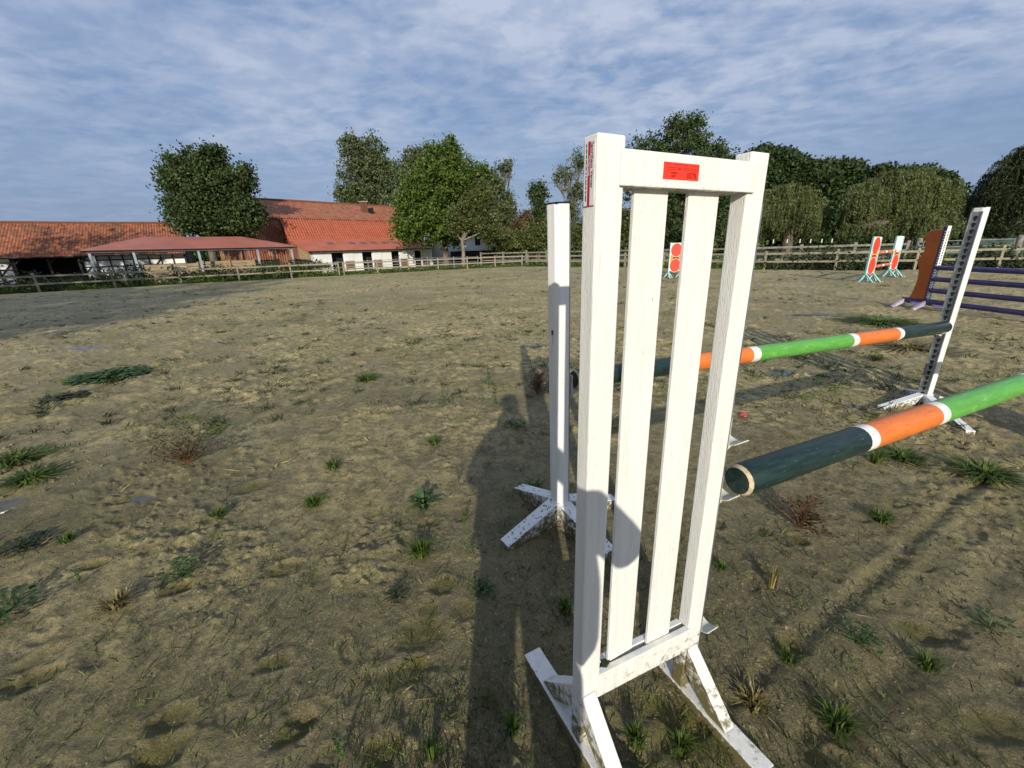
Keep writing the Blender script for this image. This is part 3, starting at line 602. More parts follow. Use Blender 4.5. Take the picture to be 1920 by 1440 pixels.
        side_text('Sporthaus Verner', .0175, 1.743, .0115, inkb, 1.0); side_text('Hindernisse', .0258, 1.720, .0075, labw, 1.0)
        q = MB(); zz = 1.742; r_ = random.Random(3)
        while zz > 1.64: l_ = r_.uniform(.004, .012); q.box(-.0018, -.0013, .0315, .0340, zz-l_, zz); zz -= l_+.0022
        q.build('small_print', inkb, d_)
        q = MB()
        for (x, z) in ((.135, 1.671), (.180, 1.671), (.300, 1.670), (.350, 1.670)): q.tube([(x, -.0078, z), (x, -.0092, z)], .0035, 10)
        for (x, z) in ((.085, .275), (.15, .262), (.31, .248), (.44, .225)): q.tube([(x, -.0058, z), (x, -.0072, z)], .0035, 10)
        q.build('screw_head', labw, root)
    return root
def to_mesh(o):
    dg = bpy.context.evaluated_depsgraph_get(); me = bpy.data.meshes.new_from_object(o.evaluated_get(dg)); n = bpy.data.objects.new('lettering', me); sc.collection.objects.link(n)
    n.parent = o.parent; n.matrix_local = o.matrix_local; c_ = o.data; bpy.data.objects.remove(o); bpy.data.curves.remove(c_)
near = wing_stand((O0.x, O0.y, -.05), TH0, 'tall white slatted jump stand in front with red sticker on its top rail')
near.rotation_euler = (R(-.35), R(.2), TH0); bpy.context.view_layer.update()
for o_ in [o for o in sc.objects if o.type == 'FONT']: to_mesh(o_)
mid_end = O0 + Vector((cos(TH0), sin(TH0), 0))*.6
P2D = Vector((cos(R(24)), sin(R(24)), 0)); p2a = Vector((.715, 1.150, .767)); p2b = p2a + P2D*3.45; p2b.z = .725
c24 = R(24)+pi; ofs = Vector((cos(c24)*.59-sin(c24)*.023*-1*-1, sin(c24)*.59+cos(c24)*.023, 0))
off = wing_stand((p2b.x-ofs.x, p2b.y-ofs.y, -.05), c24, 'far white slatted jump stand holding the right end of the front pole', stickers=False)
def post_stand(loc, rz, feet, h, label, lean=(0, 0), tside=1, fmat=white2, fl_=.38, small_label=False, flen=None, fh=.155, fw=.038):
    root = empty('jump_stand', loc, rz, label=label, cat='jump stand', group='white wooden jump stands'); root.rotation_euler = (lean[0], lean[1], rz)
    wx, wy = .036, .043; c = .016
    q = MB(); poly = [(-wx, -wy+c), (-wx+c, -wy), (wx, -wy), (wx, wy), (-wx+c, wy), (-wx, wy-c)]
    q.prism([(x, y, .0) for x, y in poly], (0, 0, h)); q.build('post', white2, root, bevel=.003)
    q = MB(); q.box(-wx-.001, wx+.001, -wy-.001, wy+.001, h, h+.006); q.build('post_cap', black, root)
    track(wx*tside, -wy+.008, wy-.008, .07, h-.03, .05, root, side=tside)
    for fi, a_ in enumerate(feet):
        fl_ = flen[fi] if flen else fl_; a_ = a_-rz; d = Vector((cos(a_), sin(a_), 0)); n = Vector((-d.y, d.x, 0))*fw; s = .030
        q = MB(); p0 = d*s; p1 = d*fl_
        q.hexa([p0-n+Vector((0, 0, -.06)), p0+n+Vector((0, 0, -.06)), p1+n+Vector((0, 0, -.06)), p1-n+Vector((0, 0, -.06)), p0-n+Vector((0, 0, fh)), p0+n+Vector((0, 0, fh)), p1+n+Vector((0, 0, .045)), p1-n+Vector((0, 0, .045))])
        q.build('foot', fmat, root, bevel=.003)
    if small_label:
        q = MB(); q.box(-wx-.0012, -wx-.0002, -.012, .002, 1.098, 1.122); q.build('small_label', inkb, root)
        q = MB(); q.box(-wx-.0012, -wx-.0002, -.010, -.007, 1.055, 1.092); q.build('small_print', galv, root)
    return root
S2 = Vector((.245, 1.995, 0))
sec = post_stand(S2, R(31), [R(215), R(126), R(306), R(22)], 1.68, 'slim white jump stand with four mud-spattered feet, left behind the slatted stand', fmat=whitesp, small_label=True, lean=(R(.6), R(-1.2)))
RS = Vector((3.815, 3.535, 0))
rst = post_stand(RS, R(23), [R(249), R(193), R(65), R(15)], 1.70, 'slim white jump stand at right, its steel keyhole strip facing the camera', tside=-1, flen=[.70, .50, .34, .26], lean=(0, 0), fh=.12, fw=.030)
def pole(a, b, r, pat, mats, label, name='jump_pole', group='striped jump poles of the front fence'):
    a = Vector(a); b = Vector(b); root = empty(name, a, label=label, cat='pole', group=group); q = MB(); d = b-a; n = 20
    root.rotation_mode = 'QUATERNION'; root.rotation_quaternion = d.to_track_quat('X', 'Z'); Ln = d.length
    ch_ = .012
    rings = [(0, r-.008, None), (ch_, r, None)]
    ts = [0]
    for (t1, mi) in pat:
        seg = max(1, int((t1-ts[-1])*Ln/.25)); t0 = ts[-1]
        for k in range(1, seg+1): rings.append((max(ch_, t0*Ln)+(t1*Ln-max(ch_, t0*Ln))*k/seg if t1 < 1 else t0*Ln+(Ln-ch_-t0*Ln)*k/seg, r, mi))
        ts.append(t1)
    rings.append((Ln, r-.008, -1))
    for x, rad, _ in rings:
        for k in range(n): q.v.append((x, cos(2*pi*k/n)*rad, sin(2*pi*k/n)*rad))
    rw = len(mats)-1
    for i in range(len(rings)-1):
        mi = rings[i+1][2]; mi = rw if mi in (None, -1) else mi
        for k in range(n): q.f.append((i*n+k, i*n+(k+1) % n, (i+1)*n+(k+1) % n, (i+1)*n+k)); q.mi.append(mi)
    q.f.append(tuple(range(n))[::-1]); q.mi.append(0); q.f.append(tuple((len(rings)-1)*n+k for k in range(n))); q.mi.append(0)
    o = q.build(name, mats, None, smooth=True); o.location = a; o.rotation_mode = 'QUATERNION'; o.rotation_quaternion = d.to_track_quat('X', 'Z')
    bpy.data.objects.remove(root); md = o.modifiers.new('es', 'EDGE_SPLIT'); md.split_angle = R(50)
    return tag(o, label, 'pole', group)
pat = [(.200, 0), (.216, 3), (.343, 1), (.361, 3), (.624, 2), (.642, 3), (.786, 1), (.801, 3), (1, 0)]
pm = [dkgreen, orange, green, bandw, rawwood]
p1a = Vector((.322, 2.025, .845)); p1b = Vector((3.785, 3.505, .738))
pole(p1a, p1b, .051, pat, pm, 'rear striped jump pole, hanging between the two slim white stands')
pat2 = [(.193, 0), (.209, 3), (.349, 1), (.367, 3), (.624, 2), (.642, 3), (.786, 1), (.801, 3), (1, 0)]
pole(p2a, p2b, .052, pat2, pm, 'front striped jump pole, nearest the camera, resting in the slatted stand')
def cup(top, rz, label, r=.052, ln=.066):                 # origin on the strip; trough opens upwards and points along local +x
    root = empty('jump_cup', top, rz, label=label, cat='jump cup', group='white steel jump cups')
    q = MB(); q.box(.001, .012, -.011, .011, -.055, .055); q.build('hook_plate', cupm, root, bevel=.003)
    q = MB(); n = 7; th_ = .0035
    for i in range(n):
        a0 = R(-44)+R(88)*i/n; a1 = R(-44)+R(88)*(i+1)/n
        p = lambda a_, rr_, x: (x, sin(a_)*rr_, r-.035-cos(a_)*rr_)
        q.hexa([p(a0, r+th_, .012), p(a0, r+th_, ln), p(a1, r+th_, ln), p(a1, r+th_, .012), p(a0, r, .012), p(a0, r, ln), p(a1, r, ln), p(a1, r, .012)])
    q.build('trough', cupm, root)
    q = MB(); q.hexa([(.012, -.006, -.055), (.016, -.006, -.055), (.016, .006, -.055), (.012, .006, -.055), (.012, -.006, -.036), (ln*.7, -.006, -.038), (ln*.7, .006, -.038), (.012, .006, -.036)]); q.build('gusset', cupm, root)
    return root
def nl(x, y, z): return O0 + Vector((cos(TH0)*x-sin(TH0)*y, sin(TH0)*x+cos(TH0)*y, z))
cup(nl(.545, .024, .737), TH0, 'white steel cup carrying the near end of the front striped pole')
cup(nl(.545, .024, .935), TH0, 'empty white steel cup just above the front pole on the slatted stand')
cup(nl(.545, .024, .175), TH0, 'empty white steel cup low on the slatted stand, near the ground')
cup(S2+Vector((cos(R(31))*.042+.02, sin(R(31))*.042, .815)), R(27), 'white steel cup under the left end of the rear pole')
cup(RS+Vector((-.036, -.014, .712)), R(23)+pi, 'white steel cup under the right end of the rear pole')
cup(p2b+Vector((P2D.x*.055, P2D.y*.055, -.03)), c24, 'white steel cup under the far end of the front pole')

# ------------------------------------------------------------------ purple jump with a rust-orange wing board
PJ = Vector((8.87, 8.76, 0)); pj = empty('jump_stand', PJ, label='purple jump stand with a curved rust-orange wing board', cat='jump stand')
prof = [(635, 75), (560, 78), (500, 85), (455, 105), (420, 130), (375, 175), (392, 200), (400, 230), (398, 290), (390, 330), (375, 375), (350, 410), (320, 450), (285, 490), (297, 525), (305, 570), (306, 625), (300, 680), (288, 745), (270, 800), (248, 860), (220, 920), (195, 965), (165, 1000), (370, 1030)]
PF = []
for (a, b) in prof:
    p = rp(1680+a/7.2, 420+b/7.2, (8.85, 9), (1, 0)); PF.append((p.y-PJ.y, p.z))
cy = sum(p[0] for p in PF)/len(PF); cz = sum(p[1] for p in PF)/len(PF)
q = MB(); q.prism([(-.02, y, z) for y, z in PF], (.022, 0, 0), 0); q.build('wing_board', brownor, pj)
q = MB(); q.prism([(-.021+.001, y+(y-cy)*.045, z+(z-cz)*.012) for y, z in PF], (.018, 0, 0), 0); q.v = [(x+.002, y, z) for x, y, z in q.v]; q.build('board_edge', bandw, pj)
q = MB(); q.box(-.035, .035, -.06, .02, .12, 1.66); q.build('post', purple, pj, bevel=.004)
q = MB(); q.box(-.036, .036, -.066, -.0605, .2, 1.67, 0)
z = .25
while z < 1.6: keyhole(q, Vector((0, -.0665, z)), Vector((1, 0, 0)), Vector((0, 0, 1)), Vector((0, -1, 0)), .012, 1); z += .05
for xx in (-.0425,): 
    z = .25
    while z < 1.6: q.box(xx, xx+.006, -.066, -.030, z, z+.028, 0); z += .05
q.build('keyhole_track', [bandw, black], pj)
q = MB(); q.beam((0, -.02, .17), (0, .52, .17), .07, .07); q.build('base_rail', purple, pj, bevel=.004)
for y in (-.02, .47):
    for s in (-1, 1):
        q = MB(); q.hexa([(0, y-.03, .10), (s*.34, y-.03-.1, .0), (s*.34, y+.03-.1, .0), (0, y+.03, .10), (0, y-.03, .20), (s*.37, y-.03-.1, .03), (s*.37, y+.03-.1, .03), (0, y+.03, .20)]); q.build('foot', [purple if s > 0 else lav], pj)
pj2 = copy_tree(pj); pj2.location = (8.95, 5.1, 0); pj2.rotation_euler = (0, 0, pi); pj2['label'] = 'second purple jump stand with rust-orange wing, holding the right pole ends'
for i, z in enumerate((.175, .40, .63, .86)):
    q = MB(); q.tube([(8.86, 8.72, z), (8.95, 5.18, z-.01)], .048, 14); o_ = q.build('jump_pole', purple, smooth=True); md = o_.modifiers.new('es', 'EDGE_SPLIT'); md.split_angle = R(50)
    tag(o_, ('lowest', 'second lowest', 'second highest', 'topmost')[i]+' of the four plain purple jump poles on the right', 'pole', 'plain purple jump poles')

# ------------------------------------------------------------------ red jumps with oval panels
def oval_stand(loc, rz, label, wid=.27, h=1.52):
    root = empty('jump_stand', loc, rz, label=label, cat='jump stand', group='red oval jump stands')
    q = MB(); q.box(-.04, .0, -.03, .03, .1, h); q.box(wid, wid+.02, -.03, .03, .1, h-.03); q.build('post', teal, root)
    q = MB(); q.box(.001, wid-.001, -.012, .012, .30, h-.02); q.build('panel_board', bandw, root)
    def oval(cx, cz, rx, rz_, y, mt, nm):
        q = MB(); q.prism([(cx+cos(2*pi*k/28)*rx, y, cz+sin(2*pi*k/28)*rz_) for k in range(28)], (0, .003, 0)); return q.build(nm, mt, root)
    for s in (-1, 1):
        y = -.0165 if s < 0 else .0135; y2 = y-.004 if s < 0 else y+.004; y3 = y2-.004 if s < 0 else y2+.004
        q = MB(); q.box(.012, wid-.012, y, y+.003, .66, 1.0); q.build('orange_band', yel, root)
        oval(wid*.5, .83, wid*.27, .13, y2, inkb, 'dark_disc')
        for cz, rz_ in ((1.215, .285), (.55, .285)):
            oval(wid*.5, cz, wid*.50, rz_+.015, y2-.0005 if s < 0 else y2+.0005, bandw, 'white_rim'); oval(wid*.5, cz, wid*.475, rz_+.002, y3-.0005 if s < 0 else y3+.0005, redp, 'red_oval')
    for x in (-.02, wid+.02):
        for s in (-1, 1):
            q = MB(); q.beam((x, 0, .28), (x+s*.04, s*.36, .0), .05, .04); q.build('foot', teal, root)
            q = MB(); q.beam((x, 0, .26), (x+s*.20, 0, .0), .04, .04); q.build('foot', teal, root)
        q = MB(); q.beam((x, -.40, .02), (x, .40, .02), .05, .04); q.build('foot', teal, root)
    return root
def pole_bands(a, b, label, grp, mts, n=9, r=.047):
    pt = [((i+1)/n, i % 2 if i % 4 != 3 else 2) for i in range(n)]; pt[-1] = (1, pt[-1][1])
    return pole(a, b, r, pt, mts, label, group=grp)
jr = G(1620, 529); jr2 = G(1664, 519)
j1 = oval_stand((jr.x, jr.y, 0), R(8), 'left stand of the small red and orange jump with oval panels, far right')
j2 = oval_stand((jr2.x, jr2.y, 0), R(8), 'right stand of the small red and orange jump, behind its left one')
for o_ in j2.children:
    if o_.name.startswith('red_oval') and sum(v.co.z for v in o_.data.vertices)/len(o_.data.vertices) > 1: o_.name = 'faded_oval'; o_.data.materials[0] = bandw; o_['label'] = 'upper oval faded to white'
j2['label'] = 'right stand of the far oval jump, its upper oval faded white'
tri = [redfade, yel, bandw, redp, redfade]
pole_bands((jr.x+.30, jr.y+.05, .98), (jr2.x+.05, jr2.y, .98), 'upper red and white banded pole of the far oval jump', 'banded poles of the far oval jump', tri)
pole_bands((jr.x+.30, jr.y+.05, .52), (jr2.x+.05, jr2.y, .50), 'lower red and white banded pole of the far oval jump', 'banded poles of the far oval jump', tri)
k1 = G(1253, 521); j3 = oval_stand((k1.x, k1.y, 0), R(-3), 'red oval jump stand seen through the gap between the white slats', wid=.50, h=1.54)
j4 = oval_stand((k1.x+1.02, k1.y-.1, 0), R(-3), 'red oval jump stand hidden behind the second white slat', wid=.5, h=1.54)
pole((k1.x+.5, k1.y-.02, .90), (k1.x+1.0, k1.y-.08, .9), .05, [(1, 0)], [redfade, redfade], 'upper plain pinkish red pole seen between the white slats', group='plain pinkish red poles')
pole((k1.x+.5, k1.y-.02, .45), (k1.x+1.0, k1.y-.08, .45), .05, [(1, 0)], [redfade, redfade], 'lower plain pinkish red pole seen between the white slats', group='plain pinkish red poles')

# ------------------------------------------------------------------ trees: tapered trunk and limbs, crown of many leaf-sized faces in clumps
def leafm(name, c1, c2, tr=.22, streak=False):
    mt = bpy.data.materials.new(name); mt.use_nodes = True; t = mt.node_tree; t.nodes.clear()
    o = nd(t, 'ShaderNodeOutputMaterial'); b = nd(t, 'ShaderNodeBsdfPrincipled'); b.inputs['Roughness'].default_value = .55; b.inputs['Specular IOR Level'].default_value = .3
    g = nd(t, 'ShaderNodeTexCoord'); n = nd(t, 'ShaderNodeTexNoise'); n.inputs['Scale'].default_value = .7; n.inputs['Detail'].default_value = 6; n.inputs['Roughness'].default_value = .75; mp = nd(t, 'ShaderNodeMapping'); mp.inputs[3].default_value = (5, 5, .35) if streak else (1, 1, 1); t.links.new(g.outputs['Object'], mp.inputs[0]); t.links.new(mp.outputs[0], n.inputs[0])
    r = nd(t, 'ShaderNodeMapRange', interpolation_type='SMOOTHSTEP'); r.inputs[1].default_value = .33; r.inputs[2].default_value = .67; t.links.new(n.outputs[0], r.inputs[0])
    m_ = nd(t, 'ShaderNodeMix', data_type='RGBA'); t.links.new(r.outputs[0], m_.inputs[0]); m_.inputs[6].default_value = (*c1, 1); m_.inputs[7].default_value = (*c2, 1)
    gi = nd(t, 'ShaderNodeNewGeometry'); vr = nd(t, 'ShaderNodeMapRange'); vr.inputs[3].default_value = .8 if streak else .55; vr.inputs[4].default_value = 1.25 if streak else 1.6; t.links.new(gi.outputs['Random Per Island'], vr.inputs[0])
    vm = nd(t, 'ShaderNodeVectorMath', operation='SCALE'); t.links.new(m_.outputs[2], vm.inputs[0]); t.links.new(vr.outputs[0], vm.inputs['Scale'])
    class _o: outputs = {2: vm.outputs[0]}
    m_ = _o
    t.links.new(m_.outputs[2], b.inputs[0]); tr_ = nd(t, 'ShaderNodeBsdfTranslucent'); t.links.new(m_.outputs[2], tr_.inputs[0]); ms = nd(t, 'ShaderNodeMixShader'); ms.inputs[0].default_value = tr
    t.links.new(b.outputs[0], ms.inputs[1]); t.links.new(tr_.outputs[0], ms.inputs[2]); t.links.new(ms.outputs[0], o.inputs[0]); return mt
L_dark = leafm('dark_leaf', (.030, .052, .015), (.075, .110, .030)); L_mid = leafm('mid_leaf', (.050, .090, .014), (.105, .155, .024)); L_pale = leafm('pale_leaf', (.06, .085, .030), (.13, .155, .06))
L_olive = leafm('olive_leaf', (.055, .075, .020), (.12, .135, .038)); L_wil = leafm('willow_leaf', (.035, .050, .016), (.20, .225, .075), streak=True); L_rust = leafm('rusty_leaf', (.085, .070, .030), (.15, .11, .05)); L_wd2 = leafm('dark_willow_leaf', (.016, .026, .010), (.075, .095, .036), streak=True); L_wood = leafm('wood_leaf', (.022, .042, .012), (.048, .075, .020))
G_bl = leafm('grass_blade', (.055, .095, .016), (.13, .18, .035), .3); G_dry = leafm('dry_blade', (.16, .13, .045), (.33, .27, .11), .2); W_red = leafm('red_stem', (.15, .065, .040), (.28, .15, .10), .1); W_br = leafm('broad_leaf', (.04, .085, .025), (.10, .16, .05), .25); W_pale = leafm('pale_weed', (.16, .19, .10), (.42, .42, .28), .2); W_dk = leafm('dark_weed', (.03, .045, .02), (.07, .09, .04), .2)
def cards(P0, size, elong=1.5, up=.0, jit=.35):           # rhombic leaves at points P0
    n = len(P0); a = rng.normal(size=(n, 3)); a[:, 2] = a[:, 2]*(1-up)-up*1.2; a /= np.linalg.norm(a, axis=1)[:, None]
    b = rng.normal(size=(n, 3)); b -= a*(a*b).sum(1)[:, None]; b /= np.linalg.norm(b, axis=1)[:, None]
    s = (size*rng.uniform(1-jit, 1+jit, n))[:, None]; a = a*s*elong/2; b = b*s/2
    v = np.stack([P0-a, P0+b, P0+a, P0-b], 1).reshape(-1, 3); f = np.arange(n*4).reshape(-1, 4); return v, f
def blob(px, py, rpx, Y, rz=None, dy=0):
    c_ = atY(px, py, Y+dy); dep = (c_-C0).dot(FW); r = rpx/F*dep*.93; return (c_.x, c_.y, c_.z, r, r, (rz/F*dep*.93 if rz else r))
def tree(name, label, base, blobs, nleaf, size, lm, bk, trunk_r=.3, group=None, clump=22, spread=.42, hollow=.35, droop=.1, twigs=1.0):
    base = Vector(base); root = empty(name, base, label=label, cat='tree', group=group); vol = np.array([b_[3]*b_[4]*b_[5] for b_ in blobs])**.75; vol /= vol.sum()
    cent = []; per = max(1, int(nleaf*3.3)//clump)
    for b_, v_ in zip(blobs, vol):
        k = max(3, int(per*v_)); d = rng.normal(size=(k, 3)); d /= np.linalg.norm(d, axis=1)[:, None]; rad = (rng.uniform(hollow, 1.0, k)**.6)*np.clip(1+.17*rng.normal(size=k), .6, 1.16)
        wob = 1+.22*np.sin(d[:, 0]*5+b_[0])*np.sin(d[:, 2]*6+b_[1])
        cent.append(np.array(b_[:3])+d*rad[:, None]*wob[:, None]*np.array(b_[3:6]))
    cent = np.vstack(cent); gx_ = 2.6/max(1.0, float(np.mean([b_[3] for b_ in blobs]))); cent = cent[(vn(cent[:, 0]*gx_+.5*cent[:, 1], cent[:, 2]*gx_+.3*cent[:, 1], 500)*.6+vn(cent[:, 0]*gx_*2.2, cent[:, 2]*gx_*2.2+cent[:, 1], 501)*.4 > .40) & (cent[:, 2] > .4)]
    sc_ = spread*.80*(.3+1.2*rng.random(len(cent))); size *= .60; pts = np.repeat(cent, clump, 0)+rng.normal(size=(len(cent)*clump, 3))*np.repeat(sc_, clump)[:, None]*np.array([1, 1, .8])
    v, f = cards(pts, size, 1.5, droop); v -= np.array(base)
    link('crown', npmesh('crown', v, f, lm), root)
    q = MB(); cz = np.array([b_[2] for b_ in blobs]); top = float(cz.max()); fork = base.z+max(1.2, (float(cz.min())-base.z)*.75)
    ctr = np.array([[b_[0], b_[1], b_[2]] for b_ in blobs]).mean(0); fk = Vector((base.x, base.y, fork))
    loc = lambda p: tuple(Vector(p)-base)
    q.tube([loc(base-Vector((0, 0, .3))), loc(base+Vector((.03, 0, .5))), loc(fk.lerp(base, .4)+Vector((.08, .05, 0))), loc(fk)], [trunk_r*1.35, trunk_r, trunk_r*.85, trunk_r*.7], 9)
    for b_ in blobs:
        e = Vector(b_[:3]); mid_ = fk.lerp(e, .5)+Vector((random.uniform(-.3, .3), random.uniform(-.3, .3), -.2)); q.tube([loc(fk-Vector((0, 0, .2))), loc(mid_), loc(e), loc(e+Vector((0, 0, b_[5]*.6)))], [trunk_r*.55, trunk_r*.36, trunk_r*.2, .02], 6)
        for _ in range(int(8*twigs)):
            d = Vector((random.gauss(0, 1), random.gauss(0, 1), random.gauss(.3, .8))).normalized(); tip = e+Vector((d.x*b_[3], d.y*b_[4], d.z*b_[5]))*random.uniform(.8, 1.05); st_ = mid_.lerp(e, random.random())
            q.tube([loc(st_), loc(st_.lerp(tip, .5)+Vector((0, 0, .15))), loc(tip)], [trunk_r*.16, trunk_r*.09, .012], 4, cap=False)
    q.build('trunk', bk, root, smooth=True); return root
def gbase(px, Y): p = atY(px, 480, Y); return (p.x, p.y, HZ(p.x, p.y))
B = blob
tree('oak_tree', 'big dark round oak behind the open shelter, left of the barns', gbase(398, 45.5), [B(398, 375, 62, 45.5, 56), B(340, 325, 34, 45.5), B(398, 312, 32, 45.5), B(445, 345, 30, 45.5), B(335, 385, 28, 46), B(455, 405, 34, 44.5), B(380, 418, 46, 45, 22), B(312, 345, 14, 46), B(478, 385, 13, 45), B(425, 418, 44, 46, 22), B(357, 288, 14, 45.5, 10), B(408, 285, 14, 45.5, 11), B(462, 322, 11, 45), B(305, 318, 8, 46), B(322, 300, 10, 46), B(330, 415, 16, 46), B(380, 282, 7, 45)], 21000, .30, L_dark, bark, .45)
tree('poplar_tree', 'tall loose pale poplar behind the big barn roof', gbase(690, 84), [B(662, 280, 24, 84), B(700, 285, 26, 84), B(665, 330, 32, 84, 42), B(712, 335, 34, 84, 40), B(690, 372, 44, 84, 26), B(730, 320, 20, 84), B(645, 365, 18, 84)], 8500, .46, L_pale, barkp, .4, spread=.6, hollow=.5)
tree('maple_tree', 'dark rounded tree behind the bright green one, left top', gbase(775, 72), [B(785, 310, 34, 72), B(765, 345, 34, 72), B(800, 300, 22, 72), B(745, 390, 22, 70)], 6000, .40, L_pale, bark, .35, spread=.55)
tree('lime_tree', 'large bright green tree at the right end of the stable', gbase(835, 52), [B(832, 300, 34, 52, 30), B(822, 350, 66, 52, 56), B(870, 340, 42, 52), B(780, 400, 44, 51), B(830, 420, 62, 51, 44), B(885, 385, 40, 52), B(770, 432, 34, 50, 24), B(845, 278, 18, 52), B(800, 320, 26, 52), B(905, 330, 22, 53), B(770, 365, 24, 52)], 24000, .32, L_mid, bark, .4)
tree('walnut_tree', 'yellowish scraggly tree with crooked trunk before the white house', gbase(868, 47), [B(880, 405, 40, 48, 34), B(905, 380, 26, 48), B(860, 430, 22, 48, 12), B(915, 425, 22, 48, 32), B(900, 350, 14, 48)], 6500, .26, L_olive, barkp, .22, spread=.4, hollow=.2, twigs=2.5)
tree('ash_tree', 'tall thin ash with sparse upright branches right of the bright green tree', gbase(935, 66), [B(938, 330, 15, 66, 24), B(950, 312, 8, 66, 12), B(925, 350, 20, 66, 30), B(945, 400, 24, 66, 34), B(952, 380, 14, 66, 18), B(958, 305, 5, 66, 8), B(930, 440, 30, 66, 26)], 4300, .34, L_pale, bark, .28, spread=.5, hollow=.3, twigs=3)
tree('thorn_tree', 'rusty orange tinged thorn tree behind the fence', gbase(975, 56), [B(975, 430, 26, 56, 28), B(965, 455, 24, 56, 18), B(985, 410, 16, 56)], 3000, .28, L_rust, bark, .15, spread=.4, twigs=2)
tree('hazel_bush', 'olive green hazel bush left of the slim white stand', gbase(1005, 52), [B(1005, 450, 34, 52, 26), B(950, 458, 30, 52, 18), B(1035, 440, 26, 52, 32)], 5500, .27, L_olive, bark, .12, spread=.4)
tree('alder_tree', 'small dark alder with a round top above the bushes', gbase(1010, 70), [B(1008, 362, 20, 70, 18), B(1012, 395, 16, 70, 20), B(1005, 425, 24, 70, 26)], 3000, .36, L_dark, bark, .25, spread=.45)
tree('birch_tree', 'tall birch with bare pale twigs behind the slim white stand', gbase(1075, 75), [B(1085, 305, 18, 75, 20), B(1062, 330, 16, 75, 24), B(1080, 360, 22, 75, 26), B(1070, 400, 24, 75, 30), B(1045, 335, 10, 75, 20)], 2600, .32, L_pale, barkp, .25, spread=.5, hollow=.1, twigs=5)
tree('field_maple', 'dark bushy tree left of the tall slatted stand', gbase(1130, 55), [B(1130, 440, 44, 55, 40), B(1090, 450, 30, 55, 30), B(1170, 430, 34, 55, 48)], 7500, .30, L_olive, bark, .2)
tree('oak_tree', 'big spreading oak rising above the top rail of the slatted stand', gbase(1250, 62), [B(1215, 285, 40, 62, 34), B(1275, 275, 46, 62, 40), B(1300, 240, 26, 62), B(1265, 235, 18, 62), B(1330, 300, 42, 62, 34), B(1235, 350, 60, 62, 50), B(1320, 360, 60, 62, 50), B(1280, 420, 80, 62, 50), B(1325, 262, 14, 62), B(1185, 300, 16, 62)], 20000, .34, L_dark, bark, .5)
def willow(label, base, domes, ncas, lm=L_wil):
    base = Vector(base); root = empty('weeping_willow', base, label=label, cat='tree'); VV = []; area = sum(d[3]**2 for d in domes)
    for (cx, cy, cz, rx, ry, rz_, zb) in domes:
        for c_ in range(int(ncas*rx*rx/area)):            # cascades: fountains of hanging strands all over the crown
            t0 = random.uniform(0, 2*pi); u_ = random.random()**.8; e = math.sin(u_*pi/2)*random.uniform(.85, 1.04); sx = cx+cos(t0)*rx*e; sy = cy+sin(t0)*ry*e; sz = cz+rz_*math.cos(u_*pi/2)*random.uniform(.72, 1.16)-random.random()**2*.35*(cz-zb)*u_
            R_ = random.uniform(.4, 1.3); fall = random.uniform(.25, .9)*(sz-zb)
            for k in range(random.randint(14, 48)):
                a_ = t0+random.gauss(0, 1.1); ou = R_*random.uniform(.2, 1.1); Ln = min(sz-zb+random.uniform(-.1, .4), fall*random.uniform(.55, 1.1))
                if Ln < .5: continue
                m_ = int(Ln/.095)+3; tt = np.linspace(0, 1, m_); arc = 1-np.exp(-tt*4.5)
                p = np.stack([sx+cos(a_)*ou*arc+.05*np.sin(tt*7+k), sy+sin(a_)*ou*arc+.05*np.cos(tt*6+k), sz+.30*R_*np.sin(np.minimum(1, tt*3.2)*pi)-Ln*tt**1.25], 1)
                VV.append(p+rng.normal(size=p.shape)*.018)
    P0 = np.vstack(VV); v, f = cards(P0, .05, 4.4, .9); v -= np.array(base); link('crown', npmesh('crown', v, f, lm), root)
    loc = lambda p: tuple(Vector(p)-base); fk = base+Vector((0, 0, 2.6)); q = MB()
    q.tube([loc(base-Vector((0, 0, .3))), loc(base+Vector((.1, 0, 1.2))), loc(fk)], [.6, .45, .4], 9)
    for d in domes:
        for j in range(9):
            a_ = j*.7; e = Vector((d[0]+cos(a_)*d[3]*.7, d[1]+sin(a_)*d[4]*.7, d[2]+d[5]*.5)); q.tube([loc(fk-Vector((0, 0, .2))), loc(fk.lerp(e, .5)+Vector((0, 0, .5))), loc(e)], [.3, .18, .04], 6)
    q.build('trunk', bark, root, smooth=True); return root
def dome(px, pyt, rpx, Y, zb=.9, hz_=.6):
    a = atY(px, pyt, Y); dep = (a-C0).dot(FW); r = rpx/F*dep; return (a.x, a.y, a.z-r*hz_, r, r, r*hz_, zb)
willow('smaller rounded weeping willow, left of the two behind the paddock fence', gbase(1470, 38), [dome(1478, 350, 52, 38), dome(1425, 368, 40, 38), dome(1528, 376, 26, 38.5)], 115)
willow('large weeping willow with trailing strands, right of the smaller one', gbase(1690, 36), [dome(1685, 318, 62, 36), dome(1625, 350, 34, 35), dome(1748, 328, 38, 36), dome(1615, 420, 24, 33), dome(1725, 392, 50, 33.5)], 170)
willow('dark weeping willow cut off by the right edge of the photo', gbase(1965, 33), [dome(1985, 262, 78, 33), dome(1925, 350, 44, 32), dome(1888, 410, 36, 32)], 130, L_wd2)
